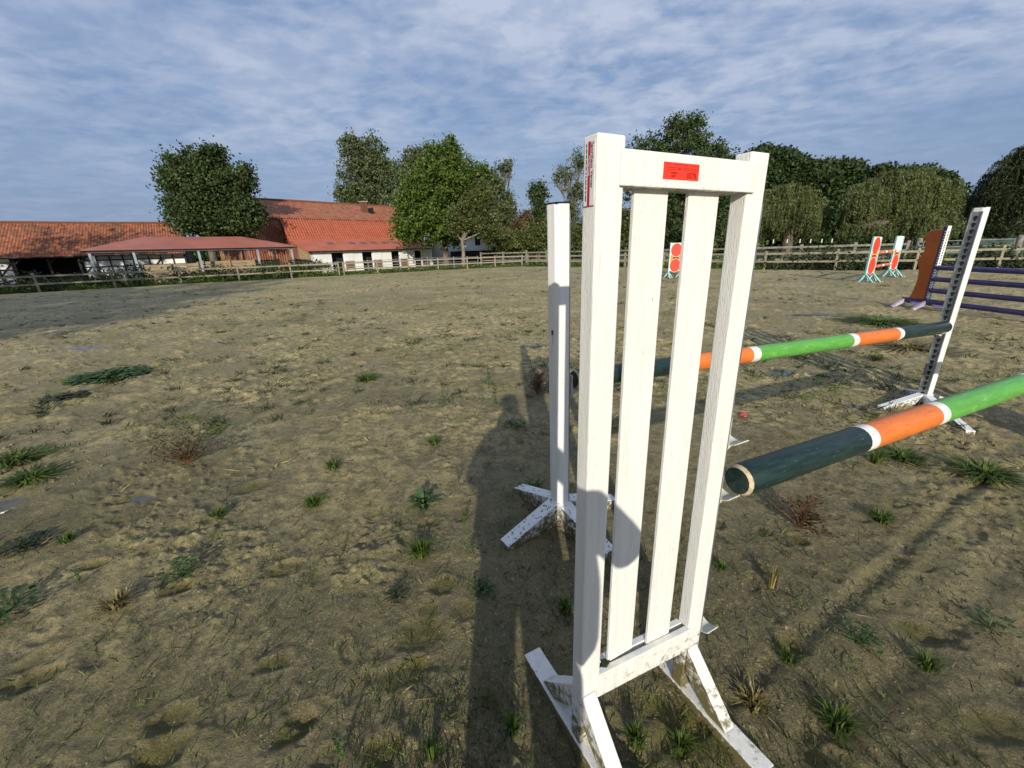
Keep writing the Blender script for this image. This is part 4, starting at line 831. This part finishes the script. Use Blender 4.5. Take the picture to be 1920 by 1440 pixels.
# the continuous wood behind the willows, one mass of crowns without visible trunks
def mass(name, label, px0, px1, topf, Y, n, rpx, size, lm, zmin=.5, cat='trees', clump=12, rows=1.0, spread=.9):
    cen = []
    for k in range(n):
        px = random.uniform(px0, px1); tp = topf(px)+random.random()**1.5*rows*(470-topf(px)); yy = Y+random.uniform(-3, 3); a = atY(px, tp, yy); dep = (a-C0).dot(FW); r = rpx/F*dep*random.uniform(.7, 1.2)
        d = rng.normal(size=(60, 3)); d /= np.linalg.norm(d, axis=1)[:, None]; cen.append(np.array([a.x, a.y, a.z-r])+d*r*rng.uniform(.75, 1.05, 60)[:, None])
    cen = np.vstack(cen); cen = cen[cen[:, 2] > zmin]; pts = np.repeat(cen, clump, 0)+rng.normal(size=(len(cen)*clump, 3))*spread*.45
    v, f = cards(pts, size, 1.5, .1); o_ = link(name, npmesh(name, v, f, lm)); return tag(o_, label, cat, kind='stuff')
prof_ = [(1150, 400), (1200, 350), (1380, 300), (1430, 280), (1470, 285), (1510, 302), (1560, 304), (1620, 312), (1680, 320), (1740, 316), (1790, 345), (1830, 385), (1950, 400)]
px_ = [p[0] for p in prof_]; py_ = [p[1] for p in prof_]
mass('woodland', 'dense dark wood rising behind the weeping willows', 1340, 1800, lambda x: float(np.interp(x, px_, py_))-4, 80, 300, 19, .38, L_wood, rows=.9, clump=22)
mass('distant_wood', 'low distant wooded skyline between the willows at the right', 1780, 2050, lambda x: 380+4*sin(x*.1), 190, 34, 13, 1.4, L_wood, rows=.6, spread=2)
mass('distant_wood', 'bushes and low woods closing the view behind the middle fence', 900, 1420, lambda x: 425+10*sin(x*.05), 74, 70, 24, .5, L_olive, rows=.8, spread=.8)
mass('distant_wood', 'low line of trees far behind the barns at the left', -300, 900, lambda x: 458+6*sin(x*.03), 130, 60, 14, .9, L_wood, rows=.5, spread=1.2)
# trees just outside the frame on the left: they throw the shade on the arena corner and on the barn roof
def round_tree(label, x, y, h, r, lm=L_mid, n=6000):
    bl = [(x, y, h-r, r, r, r), (x+r*.5, y-r*.2, h-r*1.4, r*.7, r*.7, r*.7), (x-r*.5, y+r*.3, h-r*1.5, r*.75, r*.75, r*.7), (x, y, h-r*1.9, r*.8, r*.8, r*.7)]
    return tree('oak_tree', label, (x, y, HZ(x, y) if abs(x)+abs(y) < 300 else 0), bl, n, .36, lm, bark, .4, spread=.6)
round_tree('leafy oak just past the left edge, its twigs reaching in over the barn roof', -59, 44.5, 7.6, 3.4, L_mid, 5000)
round_tree('tall oak beside the left end of the long barn', -42.5, 21, 14.5, 5.2)
round_tree('tall oak outside the fence, shading the left corner of the arena', -16, -9, 14, 5.0, L_dark, 9000)
round_tree('second tall oak outside the fence, shading the left corner of the arena', -24, -6, 15, 5.4, L_dark, 9000)
round_tree('third tall oak outside the fence, farther left of the arena corner', -33, 0, 15, 5.6, L_dark, 9000)

# ------------------------------------------------------------------ verge vegetation and scattered weeds (nobody could count these)
def blades(P0, hgt, wid, lean=.45):                       # upright triangles (two-sided) as grass blades
    n = len(P0); a = rng.uniform(0, 2*pi, n); w_ = np.stack([np.cos(a), np.sin(a), np.zeros(n)], 1)*(wid*rng.uniform(.6, 1.3, n))[:, None]/2
    t_ = rng.normal(size=(n, 3))*lean; t_[:, 2] = 1; t_ = t_*(hgt*rng.uniform(.4, 1.2, n))[:, None]
    v = np.stack([P0-w_, P0+w_, P0+t_*.55+w_*.6+rng.normal(size=(n, 3))*0, P0+t_], 1)
    v[:, 3, :2] += t_[:, :2]*.35; return v.reshape(-1, 3), np.arange(n*4).reshape(-1, 4)
def hzv(x, y):
    r0 = np.hypot(x, y); t0 = np.arctan2(x, y); i = np.clip(np.searchsorted(rr, r0), 0, len(rr)-1); j = np.clip(np.searchsorted(th[:1150], t0), 0, 1149); return hz[i, j]
def band(name, label, pts, w0, w1, n, hgt, wid, lm, lean=.45, clumpy=True, leafy=0, lh=.3):
    pts = [Vector((*p, 0)) for p in pts]; seg = [(pts[i+1]-pts[i]).length for i in range(len(pts)-1)]; tot = sum(seg); xs = []; 
    for i, l in enumerate(seg):
        k = int(n*l/tot); s = rng.random(k)*l; o_ = rng.uniform(w0, w1, k); d = (pts[i+1]-pts[i]).normalized(); xs.append(np.stack([pts[i].x+d.x*s-d.y*o_, pts[i].y+d.y*s+d.x*o_], 1))
    xy = np.vstack(xs)
    if clumpy: m_ = fbm(xy[:, 0]/.8, xy[:, 1]/.8, 77, 3) > -.12; xy = xy[m_]
    P0 = np.stack([xy[:, 0], xy[:, 1], hzv(xy[:, 0], xy[:, 1])-.01], 1); hh = hgt*(.6+.8*np.clip(fbm(xy[:, 0]/1.5, xy[:, 1]/1.5, 78, 2)+.5, 0, 1))
    v, f = blades(P0, hh, wid, lean)
    if leafy:
        c_ = P0[rng.integers(0, len(P0), leafy)]; c_[:, 2] += rng.random(leafy)*lh*(.5+np.clip(fbm(c_[:, 0]/1.1, c_[:, 1]/1.1, 79, 2)+.5, 0, 1)*1.2); v2, f2 = cards(c_+rng.normal(size=c_.shape)*.08, .11, 1.3); f2 = f2+len(v); v = np.vstack([v, v2]); f = np.vstack([f, f2])
    return tag(link(name, npmesh(name, v, f, lm)), label, 'vegetation', kind='stuff')
AF = [(p[0], p[1]) for p in ARENA]
band('verge_grass', 'long grass along the foot of the left arena fence', AF[0:4], -.1, 2.6, 26000, .24, .03, G_bl, leafy=9000, lh=.5)
band('verge_grass', 'green grass verge under the middle of the arena fence', AF[3:6], .0, 4.0, 22000, .20, .035, G_bl, leafy=2500, lh=.2)
band('verge_grass', 'grass and weeds behind the right arena fence', AF[5:8], 0, 5, 22000, .26, .035, G_bl, leafy=6000, lh=.4)
band('bramble_hedge', 'low dark bramble growing through the right arena fence', AF[7:11], .1, 2.0, 9000, .45, .03, W_dk, leafy=26000, lh=.75)
band('meadow_grass', 'rough meadow grass in the paddock behind the right fence', [(3, 42), (20, 26), (48, 18)], 0, 16, 34000, .30, .05, G_bl)
band('bramble_hedge', 'dark nettles and brambles between fence and shelter', [(-40, 16), (-27.3, 24), (-19.7, 29.2), (-14, 32)], -.3, 1.6, 5000, .5, .03, W_dk, leafy=14000, lh=.75)
bu = gbase(598, 40); tree('laurel_bush', 'dark rounded shrub at the left corner of the stable', (bu[0], bu[1], bu[2]), [B(598, 507, 18, 39, 15), B(575, 508, 16, 39, 14), B(618, 508, 12, 39, 10)], 4500, .13, L_dark, bark, .06, spread=.14)
# sprouts and stubble close to the camera, and flat weedy smudges over the arena
def scatter(n, rmin, rmax, thr, seed, scale, power=1.0):
    t0 = rng.uniform(-1.12, 1.12, n); r0 = rmin*(rmax/rmin)**(rng.random(n)**power); x = np.sin(t0)*r0; y = np.cos(t0)*r0
    m_ = (fbm(x/scale, y/scale, seed, 3) > thr)&(y-np.interp(x, AX, AY) < -.2); x, y = x[m_], y[m_]; i = np.clip(np.searchsorted(rr, np.hypot(x, y)), 0, len(rr)-1)
    z = hzv(x, y); return np.stack([x, y, z-.002], 1)
def sprouts(name, label, cen, per, spread, hgt, wid, lm, lean=.6):
    P0 = np.repeat(cen, per, 0); P0[:, :2] += rng.normal(size=(len(P0), 2))*np.repeat(spread*rng.uniform(.4, 1.4, len(cen)), per)[:, None]; hh = np.repeat(hgt*rng.uniform(.5, 1.6, len(cen)), per)
    v, f = blades(P0, hh, wid, lean); return tag(link(name, npmesh(name, v, f, lm)), label, 'vegetation', kind='stuff')
sprouts('weed_sprouts', 'tiny green seedlings sprinkled over the near mud', scatter(6000, .7, 9, -.02, 81, .9), 3, .008, .020, .004, G_bl)
sprouts('weed_stubble', 'short dry brown stalks sticking out of the near mud', scatter(11000, .6, 7, -.12, 83, .7), 2, .003, .026, .0030, W_dk, .35)
sprouts('dry_stalks', 'pale dead grass stems lying on the mud', scatter(350, .7, 9, .05, 85, .8), 2, .006, .03, .0025, G_dry, 1.2)
sprouts('weed_patches', 'flat dull green weed patches over the arena sand', scatter(2000, 4, 34, .12, 87, 1.6, .8), 16, .09, .035, .014, G_bl, 1.0)
sprouts('weed_patches', 'small dark weed tufts scattered over the arena sand', scatter(1500, 4, 32, -.05, 89, 2.2, .8), 18, .05, .045, .012, W_dk, .8)
sprouts('dry_stalks', 'straw coloured tufts scattered over the arena sand', scatter(800, 3, 30, .0, 91, 1.2, .8), 12, .07, .030, .012, G_dry, 1.3)

def crumbs(name, label, cen, smin, smax, mt):             # small broken lumps of soil
    n = len(cen); s_ = smin*(smax/smin)**(rng.random(n)**2.2); o8 = np.array([[1, 0, 0], [0, 1, 0], [-1, 0, 0], [0, -1, 0], [0, 0, 1], [0, 0, -1]], float)
    v = o8[None]*rng.uniform(.45, 1.2, (n, 6, 1))*s_[:, None, None]; v[:, :, 2] *= .7; v += rng.normal(size=v.shape)*s_[:, None, None]*.18; v += cen[:, None]; v[:, :, 2] += s_[:, None]*.2
    f = np.array([[0, 1, 4], [1, 2, 4], [2, 3, 4], [3, 0, 4], [1, 0, 5], [2, 1, 5], [3, 2, 5], [0, 3, 5]]); F_ = (f[None]+np.arange(n)[:, None, None]*6).reshape(-1, 3)
    return tag(link(name, npmesh(name, v.reshape(-1, 3), F_, mt)), label, 'soil', kind='stuff')
crm = M('crumbly_soil', (.20, .16, .075), .95, .35, 6, .4, 60)
crumbs('soil_crumbs', 'loose crumbs of dried mud over the near ground', scatter(30000, .6, 7, .0, 93, .5), .0015, .007, crm)
crumbs('soil_crumbs', 'clods of dry sand over the middle of the arena', scatter(26000, 4, 26, -.05, 95, 1.1, .8), .006, .030, crm)
# ------------------------------------------------------------------ single weeds one can point at
def weed(name, label, px, py, kind, h, w_, lm, n=60, group=None):
    p = Gp(px, py); root = empty(name, p, random.uniform(0, 6), label=label, cat='weed', group=group); r = random.Random(px*7+py)
    q = MB(); 
    if kind == 'tuft':
        for k in range(n):
            a_ = r.uniform(0, 2*pi); l_ = h*r.uniform(.5, 1.15); o_ = r.uniform(0, .8)**1.3; d = Vector((cos(a_), sin(a_), 0)); b0 = d*r.uniform(0, w_*.28); wd = w_*.018+.0012
            m_ = b0+d*o_*w_*.30+Vector((0, 0, l_*.65)); tp = b0+d*o_*w_*.85+Vector((0, 0, l_*(1-o_*.45))); s_ = Vector((-d.y, d.x, 0))*wd
            q.add([b0-s_, b0+s_, m_+s_*.8, m_-s_*.8, tp], [(0, 1, 2, 3), (3, 2, 4)])
        q.build('blades', lm, root)
    elif kind == 'rosette':
        for k in range(n):
            a_ = k*2.4+r.uniform(-.3, .3); el = r.uniform(.15, 1.1); l_ = w_*.55*r.uniform(.6, 1.1); d = Vector((cos(a_), sin(a_), 0)); s_ = Vector((-d.y, d.x, 0)); wd = l_*.13; up = Vector((0, 0, 1)); b0 = Vector((0, 0, .004))
            p1 = b0+d*l_*.35*cos(el)+up*l_*.40*sin(el)*1.3; p2 = b0+d*l_*.75*cos(el)+up*l_*.6*sin(el)*1.3; p3 = b0+d*l_*1.05*cos(el)+up*l_*.55*sin(el)*1.1
            q.add([b0-s_*wd*.3, b0+s_*wd*.3, p1+s_*wd, p1-s_*wd, p2+s_*wd*.8, p2-s_*wd*.8, p3], [(0, 1, 2, 3), (3, 2, 4, 5), (5, 4, 6)])
        q.build('leaves', lm, root)
    elif kind in ('bush', 'stalk'):
        ql = MB(); ns = n if kind == 'bush' else max(1, n)
        for k in range(ns):
            a_ = r.uniform(0, 2*pi); o_ = r.uniform(.1, 1) if kind == 'bush' else r.uniform(0, .4); d = Vector((cos(a_), sin(a_), 0)); l_ = h*r.uniform(.55, 1.1)*(1-.35*o_); pts = [d*.004]; m_ = 7
            for i in range(1, m_+1): t_ = i/m_; pts.append(d*(o_*w_*.5*t_**1.2)+Vector((r.uniform(-.006, .006), r.uniform(-.006, .006), l_*t_)))
            q.tube(pts, [.0028*(1-.75*i/m_)+.0005 for i in range(m_+1)], 4, cap=False)
            for i in range(2, m_+1):
                for s in range(3 if kind == 'bush' else 2):
                    da = r.uniform(0, 2*pi); dl = Vector((cos(da), sin(da), r.uniform(-.2, .8)))*r.uniform(.012, .035)*(h/.2)**.5; c_ = pts[i]; wv = Vector((-sin(da), cos(da), .2))*dl.length*.22
                    if r.random() < .4: q.tube([c_, c_+dl*1.6], [.0012, .0006], 3, cap=False); c_ = c_+dl*1.5
                    ql.add([c_, c_+dl*.5+wv, c_+dl, c_+dl*.5-wv], [(0, 1, 2, 3)])
        q.build('stems', lm[0], root); ql.build('leaves', lm[1], root)
    elif kind == 'leafy':
        for k in range(n):
            a_ = r.uniform(0, 2*pi); rad = w_*.5*r.random()**.6; zz = h*r.uniform(.15, 1)*(1-(rad/(w_*.5))**2*.5); c_ = Vector((cos(a_)*rad, sin(a_)*rad, zz)); l_ = w_*r.uniform(.09, .17); da = a_+r.uniform(-.9, .9); d = Vector((cos(da), sin(da), r.uniform(-.3, .5)))*l_; s_ = Vector((-sin(da), cos(da), 0))*l_*.33
            q.add([c_-d*.5, c_+s_-d*.05, c_+d*.5, c_-s_-d*.05], [(0, 1, 2, 3)])
            if k % 4 == 0: q.tube([(0, 0, 0), tuple(c_)], [.0022, .001], 3, cap=False)
        q.build('leaves', lm, root)
    return root
weed('spiky_weed', 'large spiky rosette weed left of the photographer shadow', 793, 950, 'rosette', .14, .26, W_br, 34)
weed('grass_tuft', 'bright green grass tuft below the spiky rosette weed', 790, 1040, 'tuft', .085, .15, G_bl, 130)
weed('grass_tuft', 'green grass tuft in the middle left mud, alone', 588, 946, 'tuft', .05, .15, G_bl, 130)
weed('grass_tuft', 'small pale grass tuft left of centre, by a hoofprint', 411, 970, 'tuft', .05, .15, G_bl, 80)
weed('grass_tuft', 'yellowish grass tuft beside the broad-leaved weed at lower left', 222, 1135, 'tuft', .06, .15, G_dry, 110)
weed('broadleaf_weed', 'dark broad-leaved weed over a deep hoofprint at lower left', 345, 1080, 'leafy', .10, .20, W_br, 90)
weed('broadleaf_weed', 'big broad-leaved weed cut by the left edge of the photo', 8, 1150, 'leafy', .10, .26, W_br, 110)
weed('dark_weed', 'dark feathery weed left of the photographer shadow', 745, 1120, 'leafy', .06, .11, W_dk, 120)
weed('grass_tuft', 'thin upright tuft at the bottom, beside the photographer shadow', 808, 1420, 'tuft', .10, .07, G_bl, 40)
weed('grass_tuft', 'two-tone grass tuft above and left of the spiky weed', 626, 878, 'tuft', .06, .15, G_bl, 90)
weed('grass_tuft', 'wide grass tuft in the sunlit middle distance, left of the post shadow', 690, 712, 'tuft', .07, .34, G_bl, 150)
weed('grass_tuft', 'small bright tuft just left of the head of the shadow', 815, 832, 'tuft', .06, .16, G_bl, 80)
weed('pale_weed', 'whitish flowering weed patch near the head of the shadow', 905, 745, 'leafy', .05, .22, W_pale, 130)
weed('pale_weed', 'silvery green weed left of the shadow shoulder', 865, 785, 'leafy', .06, .13, W_pale, 90)
weed('weed_patch', 'long flat green weed patch in the left middle distance', 208, 704, 'leafy', .07, .85, W_br, 420)
weed('weed_patch', 'narrow dark weed patch below the long flat one at left', 122, 744, 'leafy', .05, .45, W_dk, 200)
weed('grass_tuft', 'large ragged grass patch near the left edge, upper of two', 30, 865, 'tuft', .06, .45, G_bl, 200)
weed('grass_tuft', 'large ragged grass patch near the left edge, lower of two', 62, 898, 'tuft', .06, .38, G_bl, 220)
weed('dark_weed', 'dark matted weed near the left edge above the big broad-leaved one', 45, 1025, 'leafy', .05, .22, W_dk, 150)
weed('grass_tuft', 'pale tuft right of the dark matted weed', 128, 1015, 'tuft', .06, .11, G_bl, 60)
weed('red_stemmed_bush', 'pinkish thin-stemmed bushy weed in the left middle ground', 352, 868, 'bush', .30, .50, (W_red, L_olive), 34)
weed('red_stemmed_bush', 'dark reddish bushy weed at the foot of the post shadow', 1008, 738, 'bush', .30, .42, (W_red, L_rust), 30)
weed('red_stemmed_bush', 'crimson-stemmed weed below the thick end of the front pole', 1500, 990, 'bush', .20, .34, (W_red, L_rust), 30)
weed('red_stemmed_bush', 'reddish weed behind the foot of the slim left stand', 1105, 700, 'bush', .30, .4, (W_red, L_rust), 24)
weed('grass_tuft', 'dark grass tuft right of the crimson-stemmed weed', 1650, 975, 'tuft', .06, .15, G_bl, 120)
weed('grass_tuft', 'dense grass patch at right edge below the front pole', 1845, 895, 'tuft', .07, .36, G_bl, 260)
weed('grass_tuft', 'light leafy patch under the orange band of the front pole', 1690, 862, 'tuft', .06, .32, G_bl, 180)
weed('grass_tuft', 'upright leafy tuft under the front pole, left of the light patch', 1640, 868, 'tuft', .10, .12, G_bl, 60)
weed('broadleaf_weed', 'bright leafy weed at lower right, centre of three', 1612, 1205, 'leafy', .08, .14, W_br, 80)
weed('broadleaf_weed', 'pinnate leafed weed near the lower right edge', 1855, 1175, 'leafy', .06, .17, W_br, 40)
weed('grass_tuft', 'spiky green tuft at the bottom right', 1568, 1365, 'tuft', .08, .12, G_bl, 120)
weed('grass_tuft', 'brown dead tuft beside the foot of the slatted stand', 1412, 1325, 'tuft', .07, .13, G_dry, 90)
weed('grass_tuft', 'grass tuft between the feet of the slatted stand, left one', 1190, 1400, 'tuft', .08, .09, G_bl, 90)
weed('grass_tuft', 'grass tuft between the feet of the slatted stand, right one', 1278, 1405, 'tuft', .08, .09, G_bl, 90)
weed('grass_tuft', 'small tuft right of the lowest cup', 1478, 1245, 'tuft', .06, .08, G_bl, 70)
weed('grass_tuft', 'tuft with long shadow, left of the pinnate weed', 1735, 1250, 'tuft', .06, .10, G_bl, 70)
weed('grass_tuft', 'tall thin yellowish tuft right of the slatted stand', 1447, 1100, 'tuft', .12, .08, G_dry, 40)
weed('grass_tuft', 'low tuft left of the tall yellowish one', 1352, 1070, 'tuft', .05, .08, G_bl, 50)
weed('grass_tuft', 'round tuft behind the rear pole', 1645, 672, 'tuft', .07, .25, G_bl, 120)
weed('weed_patch', 'flat olive grass patch right behind the rear pole', 1700, 650, 'tuft', .06, .9, G_dry, 260)
weed('weed_patch', 'flat olive grass patch in front of the purple jump', 1650, 605, 'tuft', .06, 1.2, G_bl, 320)
weed('grass_tuft', 'tall tuft in the photographer shadow, lower part', 960, 1375, 'tuft', .09, .08, G_bl, 36)
weed('dark_weed', 'leafy weed in the photographer shadow beside the slim stand foot', 905, 1105, 'leafy', .06, .13, W_br, 90)
weed('dark_weed', 'leafy weed inside the head shadow', 965, 800, 'leafy', .05, .20, W_br, 90)
weed('grass_tuft', 'grassy weed behind the left foot of the slim stand', 1000, 925, 'tuft', .08, .20, G_bl, 70)
weed('grass_tuft', 'shaded tuft left of the slatted stand foot', 1060, 1150, 'tuft', .08, .09, G_bl, 70)
for (x, y, l_) in [(150, 1095, 'curled dry seedling stalk left of the yellowish tuft'), (1060, 715, 'thin stalk just left of the slim stand'), (915, 715, 'thin upright stalk above the whitish weed patch'), (928, 765, 'bent single stalk beside the whitish weed patch'), (832, 755, 'forked little stalk in the sunlit mud'),
                  (860, 905, 'leafy stalk at the shoulder edge of the shadow'), (870, 985, 'second leafy stalk at the edge of the shadow'), (885, 1040, 'pale branching stalk at the elbow edge of the shadow'), (640, 1420, 'small white stem at the bottom left of centre'), (1600, 880, 'thin plant under the dark band of the front pole')]:
    weed('weed_stalk', l_, x, y, 'stalk', .10 if y > 850 else .2, .06, (G_bl, W_br), 2)
def scrap(name, label, px, py, mt, s, n=5):
    p = Gp(px, py); r = random.Random(px); q = MB()
    for k in range(n):
        a_ = r.uniform(0, 6.28); c_ = Vector((r.uniform(-s, s)*.5, r.uniform(-s, s)*.5, s*.15*k+.003)); d = Vector((cos(a_), sin(a_), r.uniform(-.2, .5)))*s*.6; e = Vector((-sin(a_), cos(a_), r.uniform(0, .5)))*s*.4
        q.hexa([c_-d-e, c_+d-e, c_+d+e, c_-d+e]+[v_+Vector((0, 0, .004)) for v_ in (c_-d-e, c_+d-e*.6, c_+d*.8+e, c_-d+e)])
    o_ = q.build(name, mt, None, bevel=.001); o_.location = p; return tag(o_, label, 'litter')
scrap('red_scrap', 'crumpled red scrap on the mud behind the front pole', 1396, 782, redfade, .035)
scrap('white_scrap', 'small white scrap in the wet patch at the left edge', 10, 961, bandw, .028, 2)
scrap('pale_stone', 'small pale stone right of the wet hoofprint at left', 305, 984, rawwood, .008, 2)
scrap('clay_lump', 'dark lump of clay caught under the left slat of the slatted stand', 1141, 1247, W_dk, .02, 6).location = nl(.105, .02, .235)

# ------------------------------------------------------------------ the photographer: stands behind the camera, outside the picture; only the shadow shows
skin = M('skin', (.45, .27, .19), .5, .08, 10); jacket = M('dark_jacket', (.030, .038, .055), .85, .2, 20, .3, 90); trousers = M('jeans', (.05, .07, .12), .85, .2, 30, .3, 90); hairm = M('brown_hair', (.06, .04, .025), .7, .3, 60)
ZG = -.04
def skinned(name, verts, edges, mt, parent, sub=2):
    me = bpy.data.meshes.new(name); me.from_pydata([v[:3] for v in verts], edges, []); me.materials.append(mt)
    o = bpy.data.objects.new(name, me); sc.collection.objects.link(o); o.parent = parent
    md = o.modifiers.new('skin', 'SKIN'); md.use_smooth_shade = True; lay = me.skin_vertices[0] if len(me.skin_vertices) else None
    if lay is None:
        bpy.context.view_layer.objects.active = o
    lay = me.skin_vertices[0]
    for i, v in enumerate(verts):
        rx = v[3]; ry = v[4] if len(v) > 4 else rx; lay.data[i].radius = (rx, ry); lay.data[i].use_root = (i == 0)
    s_ = o.modifiers.new('sub', 'SUBSURF'); s_.levels = sub; s_.render_levels = sub; return o
pr = empty('person', (.01, -.36, ZG), label='person in a dark jacket and jeans holding up a phone with both hands', cat='person')
pr.scale = (.95, .95, .95)
bv = [(0, -.02, .92, .15, .11), (0, -.02, 1.12, .145, .11), (0, -.02, 1.32, .17, .11), (0, 0, 1.46, .09, .08), (0, .01, 1.54, .055), (0, .02, 1.63, .088, .095), (0, .02, 1.72, .108, .11), (0, .02, 1.78, .075, .08),
      (-.19, -.02, 1.42, .065), (-.29, .03, 1.13, .052), (-.13, .22, 1.36, .036), (-.07, .30, 1.50, .030), (.20, -.02, 1.42, .065), (.36, .05, 1.22, .055), (.15, .22, 1.38, .036), (.08, .30, 1.50, .030),
      (-.10, -.02, .84, .10), (-.115, 0, .48, .068), (-.13, -.03, .10, .048), (-.14, .12, .04, .042), (.10, -.02, .84, .10), (.115, .0, .48, .068), (.13, -.03, .10, .048), (.14, .12, .04, .042)]
be = [(0, 1), (1, 2), (2, 3), (3, 4), (4, 5), (5, 6), (6, 7), (2, 8), (8, 9), (9, 10), (10, 11), (2, 12), (12, 13), (13, 14), (14, 15), (0, 16), (16, 17), (17, 18), (18, 19), (0, 20), (20, 21), (21, 22), (22, 23)]
body = skinned('body', bv, be, skin, pr)
jv = [(0, -.02, .84, .265, .15), (0, -.02, 1.0, .27, .15), (0, -.02, 1.2, .265, .14), (0, -.02, 1.36, .20, .13), (0, -.01, 1.475, .085, .085), (-.19, -.02, 1.38, .085), (-.29, .03, 1.12, .085), (-.16, .19, 1.32, .052), (.21, -.02, 1.43, .078), (.365, .05, 1.21, .074), (.18, .19, 1.34, .052)]
skinned('jacket', jv, [(0, 1), (1, 2), (2, 3), (3, 4), (3, 5), (5, 6), (6, 7), (3, 8), (8, 9), (9, 10)], jacket, pr)
skinned('trousers', [(0, -.02, .94, .155, .125), (-.10, -.02, .80, .115), (-.115, 0, .48, .086), (-.13, -.02, .10, .072), (.10, -.02, .80, .115), (.115, 0, .48, .086), (.13, -.02, .10, .072)], [(0, 1), (1, 2), (2, 3), (0, 4), (4, 5), (5, 6)], trousers, pr)
skinned('hair', [(0, .0, 1.785, .098, .10), (0, -.05, 1.76, .085), (0, -.075, 1.68, .055)], [(0, 1), (1, 2)], hairm, pr)
for s in (-1, 1):
    q = MB(); q.tube([(s*.034, .118, 1.705), (s*.034, .127, 1.705)], .012, 10); q.build('eye', bandw, pr, smooth=True)
    ear = skinned('ear', [(s*.110, .01, 1.715, .012, .02), (s*.108, .0, 1.675, .010, .016)], [(0, 1)], skin, pr, 1)
    skinned('shoe', [(s*.13, -.07, .045, .045, .04), (s*.14, .06, .045, .048, .035), (s*.15, .15, .035, .038, .028)], [(0, 1), (1, 2)], rubber, pr, 1)
    hv = [(s*.07, .30, 1.50, .026), (s*.062, .325, 1.52, .022)]; he = [(0, 1)]
    for f_ in range(4):
        zz = 1.555-f_*.020; n0 = len(hv); hv += [(s*.066, .335, zz, .0095), (s*.052, .347, zz+.004, .0088), (s*.038, .346, zz+.004, .008)]; he += [(1, n0), (n0, n0+1), (n0+1, n0+2)]
    n0 = len(hv); hv += [(s*.062, .315, 1.545, .011), (s*.045, .318, 1.560, .009), (s*.030, .321, 1.562, .008)]; he += [(1, n0), (n0, n0+1), (n0+1, n0+2)]
    skinned('hand', hv, he, skin, pr, 1)
skinned('nose', [(0, .115, 1.70, .010), (0, .135, 1.672, .012)], [(0, 1)], skin, pr, 1)
q = MB(); q.box(-.022, .022, .108, .118, 1.632, 1.641); q.build('mouth', redfade, pr, bevel=.002)
ph_ = MB(); ph_.box(-.038, .038, -.034, -.026, 1.40, 1.548); o_ = ph_.build('phone', rubber, None, bevel=.003); tag(o_, 'black phone held up in both hands by the person', 'phone')
